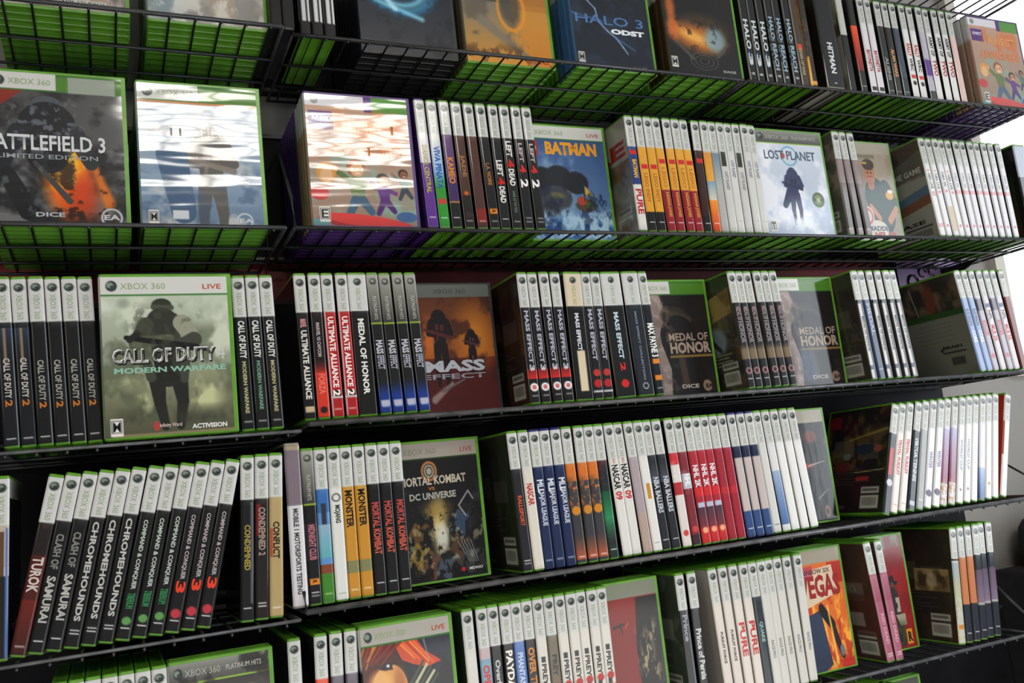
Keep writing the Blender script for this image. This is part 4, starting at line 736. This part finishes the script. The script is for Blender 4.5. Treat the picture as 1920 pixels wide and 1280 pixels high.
def art_moh(p, s, f):
    p.rect(-1, -1, 9, 9, '262220'); header(p, s, f, split=True); p.poly([(-.01, .122), (.26, .122), (.34, .4), (.26, 1.1), (-.01, 1.1)], 'a0908a', .9); p.cloud(4, 8, 'c4b4ac', .8, .42, .62, 87, .12, 1, -1, .26)
    p.ell(.42, .36, .15, .17, '1c1a18'); p.ell(.40, .30, .15, .08, '3c342c', .9, soft=.03); p.cap(.30, .26, .56, .34, .02, .03, '54483c', .8, soft=.03); p.cap(.42, .5, .52, .95, .2, .16, '201c1a'); p.cap(.42, .6, .44, .9, .03, .04, '5c4a3c', .8, soft=.03); p.cloud(12, 16, '7c6c64', .6, .52, .64, 89, .12, 1, .1, .36)
    s.text(f, 'MEDAL OF', .40, .46, .96, .53, 'a89888', .02); s.text(f, 'HONOR', .40, .54, .98, .64, 'a89888', .04); p.rect(.30, .655, .9, .675, '8c7440')
    s.text(f, 'DICE', .50, .91, .74, .945, 'c0b8b0', .03); p.ell(.67, .93, .05, .05, '94806c'); s.text(f, 'EA', .84, .915, .94, .95, '2c2420', .03)
def art_moh2(p, s, f):
    art_moh(p, s, f); p.cap(.36, .74, .38, .88, .08, .09, '4c6c94', .6, soft=.05)
def art_mk(p, s, f):
    p.rect(-1, -1, 9, 9, '1a1a1b'); p.cloud(6, 7, '3c3c3c', .8, .5, .66, 91, .3, 1)
    p.rect(-1, -1, 9, .112, 'a8a098'); p.rect(-1, .112, 9, .12, '3c5c2c'); s.text(f, 'XBOX 360', .1, .04, .5, .085, '8c8c7c', 0); s.text(f, 'LIVE', .8, .05, .95, .085, 'a05040', 0)
    p.ring(.31, .21, .065, .010, 'b07c50'); p.ell(.31, .21, .048, .048, 'a8a898'); p.ring(.31, .21, .03, .006, '5c5448')
    s.text(f, 'MORTAL KOMBAT', .04, .245, .84, .31, 'c0b8a8', .03); s.text(f, 'VS', .37, .325, .45, .35, 'b87840', .03); s.text(f, 'DC UNIVERSE', .14, .365, .70, .415, 'b0b0a8', .03)
    p.ell(.36, .62, .07, .18, 'd8c890', .95, soft=.08); p.ell(.38, .70, .055, .10, 'ccccc4', .9, soft=.04); p.ell(.35, .50, .12, .07, 'a88c48', .7, soft=.08)
    for x, y, c in ((.16, .62, '6c5028'), (.56, .58, '3c5068'), (.52, .76, '5c4430'), (.14, .80, '8c7838'), (.26, .86, '6c4c3c'), (.62, .84, '44464c'), (.40, .88, '54606c')):
        p.ell(x, y - .05, .028, .032, c); p.cap(x, y, x, y + .10, .05, .04, c); p.cap(x - .04, y, x - .09, y + .07, .02, .015, c); p.cap(x + .04, y, x + .10, y - .03, .02, .015, c)
    p.cloud(16, 18, '101010', .8, .5, .6, 93, .5, 1); p.cloud(18, 20, 'b0a888', .6, .6, .68, 95, .5, .95)
    for a_, b_ in (((.56, .48), (.66, .38)), ((.66, .38), (.70, .44)), ((.56, .48), (.62, .56))): p.cap(*a_, *b_, .006, .006, 'a0a0a0')
    for i in range(5): p.cap(.52 + .03 * i, .74, .62 + .02 * i, .90, .004, .003, '8c8c8c')
    s.text(f, 'MIDWAY', .78, .935, .95, .955, 'd8d8d8', .03); p.ell(.55, .945, .02, .016, 'c03030')
def art_race(p, s, f):
    p.rect(-1, -1, 9, 9, '24221f'); p.rect(-1, -1, 9, .112, 'b0a898'); p.cloud(4, 5, '84705c', .9, .42, .6, 97, .12, .35); p.cloud(5, 5, '383836', .8, .45, .6, 98, .4, 1)
    p.ell(.50, .24, .12, .06, '8c4c34', .8, soft=.03); p.cap(.28, .50, .5, .5, .03, .012, 'b04438', .9, soft=.02); p.cap(.4, .50, .7, .47, .006, .003, 'b8b0a8'); p.cap(.5, .80, .7, .72, .008, .003, '9c948c'); p.ring(.62, .92, .04, .012, 'a87850', .9)
def art_hair(p, s, f):
    p.rect(-1, -1, 9, 9, '24262e'); p.cloud(6, 8, '34384a', .8, .45, .6, 99); header(p, s, f, pale='b4b0a8')
    p.rect(-1, .122, .30, .5, '5c2218'); p.poly([(.28, .122), (.48, .122), (.54, .20), (.68, .285), (.56, .31), (.44, .28), (.34, .24)], 'cc5424')
    for i in range(5): p.cap(.33 + .03 * i, .13, .45 + .04 * i, .24 + .012 * i, .008, .006, ('f09848', 'e87830', 'b83c1c')[i % 3], .9, soft=.008)
    p.ell(.22, .42, .155, .17, 'd8a060'); p.ell(.14, .38, .10, .10, 'e8b878', .8, soft=.05); p.ell(.31, .40, .05, .12, 'b0703c', .7, soft=.04); p.poly([(.06, .22), (.14, .19), (.34, .235), (.36, .27), (.22, .255), (.08, .27)], '4c1c14'); p.ell(.20, .265, .052, .022, '181414'); p.ell(.215, .26, .014, .010, 'e0e0e0'); p.cap(.14, .27, .25, .283, .005, .006, '281814'); p.ell(.16, .56, .05, .02, 'a84838')
    for i in range(5): p.cap(.40 + .035 * i, .40 + .015 * i, .52 + .03 * i, .27 + .025 * i, .012, .010, 'c4c4a4' if i % 2 else '4c5a48')
    p.cap(.54, .13, .57, .26, .006, .004, '9ca8b8', .8, soft=.012)
    for i in range(16): p.cap(.02 + .021 * i, .125, -.02 + .012 * i, .21 + .012 * (i % 5), .009, .004, ('c08848', '7c2c1c', 'a04828', '8c3420', 'd8a058')[i % 5] if i < 9 else ('7c2c1c', '5c1c14', '9c3824')[i % 3], .9, soft=.006)
    p.rect(-1, -1, 9, .112, 'b4b0a8'); p.rect(-1, .112, 9, .122, '3c7c34'); p.ell(.065, .058, .034, .034, '40484a'); p.ell(.058, .053, .022, .018, '8c9c8c')
def art_red(p, s, f):
    p.rect(-1, -1, 9, 9, '8c2c24'); p.rect(-1, -1, 9, .112, '8c9080'); p.poly([(.46, .12), (.9, .12), (.9, 1.1), (.42, 1.1), (.40, .5)], '1c1a16'); p.cap(.10, .32, .26, .30, .012, .008, '30302c'); p.cap(.20, .30, .22, .37, .01, .008, '30302c'); p.cap(.27, .33, .32, .29, .007, .007, 'b85c48')
    p.ell(.56, .52, .11, .17, '6c6450', .9, soft=.04); p.ell(.52, .46, .028, .035, '181610'); p.ell(.60, .46, .028, .035, '181610'); p.cloud(12, 12, 'b0a484', .8, .52, .6, 107, .3, 1, .42, .72); p.cloud(14, 12, '141210', .8, .5, .58, 109, .3, 1, .42, .72); p.grad(.12, .3, 'a04030', '8c2c24', .4, 0, .42)
def art_vegas(p, s, f):
    p.rect(-1, -1, 9, 9, 'd87830'); p.rect(-1, -1, 9, .112, 'a8a090'); p.cloud(5, 6, 'f4b848', .9, .45, .6, 111, .4, 1); p.cloud(6, 6, 'b83c1c', .8, .5, .62, 113, .3, 1); p.rect(.55, .12, 1, .3, 'b83020')
    p.poly([(-.01, .18), (.62, .14), (.66, .38), (-.01, .50)], 'd8c4ac'); p.rect(.0, .13, .3, .24, 'b0486c', .7); s.text(f, 'RAINBOW SIX', .1, .16, .75, .20, '5c2c24', .01); s.text(f, 'VEGAS', .06, .21, .92, .40, 'a02c24', .04)
    p.poly([(-.01, .56), (.34, .50), (.42, .96), (-.01, 1.1)], '3c4860'); p.cap(.36, .50, .50, .64, .05, .05, '201814'); p.cap(.50, .66, .60, .9, .045, .03, '34241c'); p.cap(.46, .48, .5, .95, .012, .02, 'f0c868', .9, soft=.02); p.ell(.60, .86, .035, .05, '787c8c')
    p.rect(.56, .93, 1, 1.1, 'c83424', .8); rating(p, s, f, .03, .86, 'M', .075)
def art_cowboy(p, s, f):
    p.rect(-1, -1, 9, 9, '9c1c1c'); p.rect(-1, -1, 9, .112, '8c8878'); p.cloud(5, 5, '841818', .7, .45, .6, 117); p.ell(.44, .42, .12, .022, '241c18'); p.ell(.44, .39, .055, .04, '241c18'); p.ell(.44, .46, .045, .05, '6c4c38')
    p.cap(.42, .56, .40, .80, .11, .14, '34302a'); p.rect(.46, .55, .54, .68, 'b0a898'); p.rect(.42, .70, .62, .80, 'a8a08c'); p.ell(.46, .62, .03, .03, '34302a'); p.cap(.30, .62, .5, .92, .05, .06, '2c2a20'); p.cloud(10, 9, '4c4c28', .8, .5, .6, 119, .78, 1, 0, .6)
    p.rect(.58, .84, .70, .97, 'e0a028'); s.text(f, 'R', .78, .86, .90, .95, '302010', .05)
def art_plat(p, s, f):
    p.rect(-1, -1, 9, 9, '3c3834'); header(p, s, f, plat=True); s.text(f, 'GEARS', .15, .17, .85, .30, '5c5044', .03); p.cloud(5, 5, '2c2824', .7, .5, .6, 121)
def art_olive(p, s, f):
    p.rect(-1, -1, 9, 9, '3c4038'); p.rect(-1, -1, 9, .08, '5c6058'); p.cloud(5, 5, '3c3c20', .8, .45, .6, 123, 0, .5, 0, .4)

DEEP = []
WID = []
def cover(art, X1, Y, Z, label, group, ptype=PRINT, shell=GREEN, tilt=0, name='game_case', px=None, behind=0, bdesc=None, t=T):
    "X1 is the right edge at the foot; behind = cases of the same kind standing behind it"
    for z, a_, b_ in SPN:                       # stand clear of the cases to the right, then to the left
        if abs(z - Z) < .02 and (a_ + b_) / 2 > X1 - .02: X1 = min(X1, a_ - .0008)
    w = W
    for z, a_, b_ in SPN:
        if abs(z - Z) < .02 and (a_ + b_) / 2 < X1 - .04: w = min(w, X1 - b_ - .0008)
    w = max(w, .085)
    r = tag(link(name, None), label, 'video game case', group)
    r.matrix_world = Matrix.Translation((X1 - w, Y, Z + .0006)) @ Matrix.Rotation(-tilt, 4, 'X')
    link('shell', shell_mesh(shell, t, w, H), r)
    s = Sheet(); p = new('808080'); f = f_front(t, w, H, .0003)
    art(p, s, f); s.grid(p, f_front(t, w, H))
    sp = P(9, 40, t / H, 'c8c8c4'); sp.rect(-1, .265, 9, 9, p.I[len(p.I) // 2, 3]); s.grid(sp, f_spine(t, w, H)); s.quad(f_back(t, w, H), 0, 0, 1, 1, '3c3c3c')
    link('paper_insert', s.mesh('paper_insert', ptype), r)
    if behind and Z > 1.85 and w > .12: DEEP.append((X1 - w + .0004, Y + (t + .0012) * (behind + 1) + .0015, Z + .0006, shell, w))
    WID.append((label, w))
    for k in range(behind):
        b_ = r.copy(); COL.objects.link(b_); b_['label'] = '%s case standing directly behind %s' % (('closest', 'middle', 'rearmost')[k], bdesc); b_['group'] = 'cases behind ' + bdesc
        b_.matrix_world = Matrix.Translation((X1 - w + .0003 * (k + 1), Y + (t + .0012) * (k + 1), Z + .0006)) @ Matrix.Rotation(-tilt, 4, 'X')
        for c in r.children:
            q = c.copy(); COL.objects.link(q); q.parent = b_
    return r
def xr(px, Y, Z): return x_at(px, Y, Z)
G1, G2, G3 = 'face-out cases on the top shelf', 'face-out cases on the second shelf', 'face-out cases lower down'
cover(art_field_figure, xr(244, -.012, ZL[1]), -.012, ZL[1], 'wrapped case with dark and beige art at top left corner', G1, WRAP, behind=3, bdesc='the beige top left cover')
cover(art_pale_pair, xr(504, -.010, ZL[1]), -.010, ZL[1], 'wrapped pale grey-blue cover on the top left shelf', G1, WRAP, behind=3, bdesc='the pale grey-blue cover')
cover(art_bf3, xr(247, -.012, ZL[2]), -.012, ZL[2], 'case with orange flames and helmeted fighter, second shelf', G2, WRAP, behind=3, bdesc='the flaming fighter cover')
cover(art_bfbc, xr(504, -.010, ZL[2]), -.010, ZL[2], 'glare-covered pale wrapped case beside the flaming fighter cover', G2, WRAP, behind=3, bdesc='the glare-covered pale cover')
cover(art_kin, xr(790, .004, ZR[2]), .004, ZR[2], 'cartoon rafting children case at the left of second shelf', G2, WRAP, shell=PURPLE, behind=3, bdesc='left rafting children cover')
cover(art_tin, xr(861, .030, ZR[1]), .030, ZR[1], 'dark metal tin with glowing blue swirl, top shelf', G1, STEEL, shell=BLACKP, name='metal_game_tin', behind=1, bdesc='the blue swirl tin')
cover(art_wars, xr(1043, .030, ZR[1]), .030, ZR[1], 'grey and golden-yellow cover next to the blue swirl tin', G1, PRINT, behind=3, bdesc='the golden-yellow cover')
cover(art_odst, xr(1234, .015, ZR[1]), .015, ZR[1], 'dark blue cover with white block lettering, top shelf', G1, behind=3, bdesc='dark blue top cover')
cover(art_reach, xr(1397, .004, ZR[1]), .004, ZR[1], 'black cover with glowing orange oval, top shelf', G1, behind=3, bdesc='the orange oval cover')
cover(art_kin, xr(1940, .002, ZR[1]) , .002, ZR[1], 'cartoon rafting children case at the top right corner', G1, shell=PURPLE, behind=3, bdesc='right rafting children cover')
cover(art_ice, xr(1159, .055, ZR[2]), .055, ZR[2], 'blue icy cover with yellow title and red square', G2, behind=3, bdesc='the blue icy cover')
cover(art_snow, xr(1571, .012, ZR[2]), .012, ZR[2], 'white snowy cover with one dark armed figure', G2, behind=3, bdesc='the white snowy cover')
cover(art_football, xr(1699, .035, ZR[2]), .035, ZR[2], 'beige cover with a green-shirted footballer', G2, behind=2, bdesc='the footballer cover')
cover(art_cod, xr(449, YL - .002, ZL[3]), YL - .002, ZL[3], 'pale green cover with soldier and large white title', G3, tilt=-.03, behind=0)
cover(art_mass, xr(945, .060, ZR[3]), .060, ZR[3], 'red-brown cover with two armoured figures', G3, shell=BLACKP, behind=2, bdesc='the armoured figures cover')
cover(art_moh, xr(1352, .055, ZR[3]), .055, ZR[3], 'brown cover with bearded man, left of the six dark cases', G3, behind=2, bdesc='first brown portrait cover')
cover(art_moh2, xr(1604, .045, ZR[3]), .045, ZR[3], 'brown cover with blue sheen, right of the six dark cases', G3, behind=2, bdesc='second brown portrait cover')
cover(art_mk, xr(922, .048, ZR[4]), .048, ZR[4], 'black cover with round emblem and crowd of fighters', G3, behind=2, bdesc='the round emblem cover')
cover(art_race, xr(1576, .060, ZR[4]), .060, ZR[4], 'half-hidden dark racing cover at the end of long run', G3, behind=2, bdesc='the dark racing cover')
cover(art_hair, xr(874, .000, ZR[5]), .000, ZR[5], 'cover with an orange-haired face on the fifth shelf', G3, behind=2, bdesc='the orange-haired face')
cover(art_red, xr(1264, .020, ZR[5]), .020, ZR[5], 'red cover with spotted skull-like shape, fifth shelf', G3, behind=2, bdesc='the red skull cover')
cover(art_vegas, xr(1610, .030, ZR[5]), .030, ZR[5], 'fiery orange cover with tilted block title', G3, behind=2, bdesc='the fiery orange cover')
cover(art_cowboy, xr(1726, .050, ZR[5]), .050, ZR[5], 'red cover with a hatted cowboy behind two rose cases', G3, behind=1, bdesc='the red cowboy cover')
cover(art_plat, .4356, YL + .008, ZL[5], 'dark grey-banded cover at the bottom left', G3, behind=1, bdesc='the grey-banded cover')
cover(art_olive, xr(1763, .03, ZR[6]), .03, ZR[6], 'dull olive cover on the lowest visible shelf', G3, behind=0)
# the cases packed deeper still, seen only as rows of undersides through the wire
v, f, mi, base = [], [], [], None
mats_ = [GREEN, PURPLE, BLACKP]
for x, y, z, sh, w_ in DEEP:
    src = shell_mesh(GREEN, T, w_, H)
    while y + T < .196:
        n = len(v); v += [(q.co.x + x, q.co.y + y, q.co.z + z) for q in src.vertices]
        for p_ in src.polygons: f.append([i + n for i in p_.vertices]); mi.append(mats_.index(sh))
        y += T + .0012
me = bpy.data.meshes.new('deep_game_cases'); me.from_pydata(v, [], f)
for m_ in mats_: me.materials.append(m_)
me.polygons.foreach_set('material_index', mi); me.update()
tag(link('deep_game_cases', me), 'further cases packed deep behind the front covers, undersides showing', 'video game case', kind='stuff')
# loose black cases at the right end of the top left shelf
d('blk', 'Plain black', 'n', '0c0c0c', shell=BLACKP, side='0e0e0e')
run(ZL[1], YL + .003, None, [519, 542], ['blk', 'blk'], 'at the end of top left shelf', 'plain black cases at top left')

# ------------------------------------------------------------------ wire shelves
def shelf(x0, x1, yf, yb, z, label, ends=(True, True), pitch=.0305, rail=WIRE, rr=.0030, guard=.10, brackets=()):
    t = tag(link('wire_shelf', None), label, 'shelf', 'black wire shelves of the racks'); t.location = (x0, yf, z)
    L, Dp = x1 - x0, yb - yf
    MB().tube([(0, 0.004, -.0045), (L, 0.004, -.0045)], rr).build('front_rail', rail, t, True)
    for y in (.42, .74, .985): MB().tube([(0, Dp * y, -.0058), (L, Dp * y, -.0058)], .0021).build('cross_wire', WIRE, t, True)
    fw = MB(); n = int(L / pitch)
    for i in range(n + 1):
        x = L * (i + .5) / (n + 1); fw.tube([(x, .001, -.0095), (x, .004, -.0075), (x, .008, -.0022), (x, Dp, -.0022)], .0016, 6)
    fw.build('floor_wires', WIRE, t, True)
    for e, on in zip((0, L), ends):
        if on and guard:
            MB().tube([(e, .004, -.004), (e, .012, guard * .3), (e, Dp * .35, guard * .95), (e, Dp * .5, guard), (e, Dp * .93, guard), (e, Dp * .985, guard * .9), (e, Dp * .985, -.004)], .0022).build('end_guard', WIRE, t, True)
        if on: MB().tube([(e, .004, -.0045), (e, Dp, -.0045)], .0026).build('side_wire', WIRE, t, True)
    for x in brackets:
        b_ = MB(); b_.add([(x - .002, Dp * .55, -.008), (x + .002, Dp * .55, -.008), (x - .002, Dp + .004, -.045), (x + .002, Dp + .004, -.045), (x - .002, Dp + .004, -.008), (x + .002, Dp + .004, -.008)], [(0, 2, 3, 1), (0, 1, 5, 4), (2, 4, 5, 3), (0, 4, 2), (1, 3, 5)])
        b_.build('bracket', WIRE, t)
YB = .203
shelf(-.05, .497, -.041, YB - .02, ZL[1], 'top wire shelf of the left rack', (False, True), guard=0)
shelf(-.05, .482, -.041, YB - .02, ZL[2], 'second wire shelf of the left rack', (False, True), guard=0)
shelf(-.05, .482, -.041, YB, ZL[3], 'third wire shelf of left rack, under the soldier cover', (False, True), rail=RAIL, rr=.002, guard=0)
shelf(-.05, .466, -.041, YB, ZL[4], 'fourth wire shelf of left rack, under the leaning cases', (False, True), rail=RAIL, rr=.002, guard=0)
shelf(-.05, .455, -.041, YB, ZL[5], 'fifth wire shelf of left rack, at the bottom edge', (False, True), guard=0)
shelf(.515, 1.262, -.012, YB, ZR[1], 'top wire shelf under blue swirl tin', (True, True), guard=0)
shelf(1.270, 1.97, -.012, YB, ZR[1], 'top wire shelf under the thick black box', (True, True), pitch=.0245, guard=0)
shelf(.500, 1.955, -.012, YB, ZR[2], 'second wire shelf of the right rack', (True, True), guard=.13, brackets=(1.4,))
shelf(.500, 1.835, -.012, YB, ZR[3], 'third wire shelf of the right rack', (True, True), rail=RAIL, rr=.0034, guard=0, brackets=(1.80,))
shelf(.480, 1.80, -.012, YB, ZR[4], 'fourth wire shelf of right rack under the long run', (True, True), rail=RAIL, rr=.0036, guard=.06, brackets=(1.76,))
shelf(.470, 1.70, -.012, YB, ZR[5], 'fifth wire shelf of the right rack', (True, True), rail=RAIL, guard=.09)
shelf(.450, 1.60, -.012, YB, ZR[6], 'lowest wire shelf of the right rack, below frame', (False, False), guard=0)
shelf(1.30, 2.02, -.012, YB, ZR[0], 'highest wire shelf, bare, in the top right corner', (True, True), guard=0)

# ------------------------------------------------------------------ things beside the racks
r = tag(link('poster', None), 'purple poster with black scrollwork on the back wall', 'poster'); r.location = (1.86, .204, 1.86)
MB().box(-.09, .10, -.001, .001, -.02, .075).build('sheet', mat('violet_print', (.26, .15, .34), .5)[0], r)
sc = MB()
for cx, cz, rad in ((-.05, .01, .014), (-.02, .03, .010), (.01, .035, .012), (.045, .03, .009)):
    sc.tube([(cx + rad * math.cos(q * .6), -.003, cz + rad * math.sin(q * .6)) for q in range(9)], .0022, 6)
sc.build('scrollwork', BLACKP, r)
def rbox(x0, x1, y0, y1, z0, z1, r):
    "box with rounded upright and upper edges"
    m = MB(); n = 6; lv = [(z0, 0)] + [(z1 - r + r * math.sin(q * math.pi / 8), r - r * math.cos(q * math.pi / 8)) for q in range(5)]; v = []; k = 4 * n
    for z, ins in lv:
        for cx, cy, a0 in ((x1 - r, y1 - r, 0), (x0 + r, y1 - r, .5), (x0 + r, y0 + r, 1), (x1 - r, y0 + r, 1.5)):
            for q in range(n):
                t_ = (a0 + q / (n - 1) / 2) * math.pi; v.append((cx + (r - ins) * math.cos(t_), cy + (r - ins) * math.sin(t_), z))
    f = [(i * k + q, i * k + (q + 1) % k, (i + 1) * k + (q + 1) % k, (i + 1) * k + q) for i in range(len(lv) - 1) for q in range(k)]
    f += [tuple(range(k - 1, -1, -1)), tuple((len(lv) - 1) * k + q for q in range(k))]
    return m.add(v, f)
r = tag(link('storage_cabinet', None), 'tall plain black cabinet against the grey wall, right of racks', 'cabinet'); r.location = (1.905, .225, 0)
rbox(0, .55, -.33, 0, .04, 1.27, .012).build('body', RUBBER, r)
rbox(.012, .27, -.345, -.33, .06, 1.25, .004).build('door', RUBBER, r); rbox(.28, .538, -.345, -.33, .06, 1.25, .004).build('door', RUBBER, r)
MB().box(.01, .54, -.32, -.01, 0, .04).build('plinth', BLACKP, r)
r = tag(link('carry_bag', None), 'black soft bag lying on top of the cabinet', 'bag'); r.location = (1.955, .21, 1.27)
rbox(0, .42, -.27, 0, 0, .105, .045).build('body', RUBBER, r, True)
MB().tube([(.12, -.13, .10), (.13, -.13, .135), (.18, -.13, .15), (.24, -.13, .15), (.29, -.13, .135), (.30, -.13, .10)], .007).build('handle', RUBBER, r, True)
bpy.context.view_layer.update()
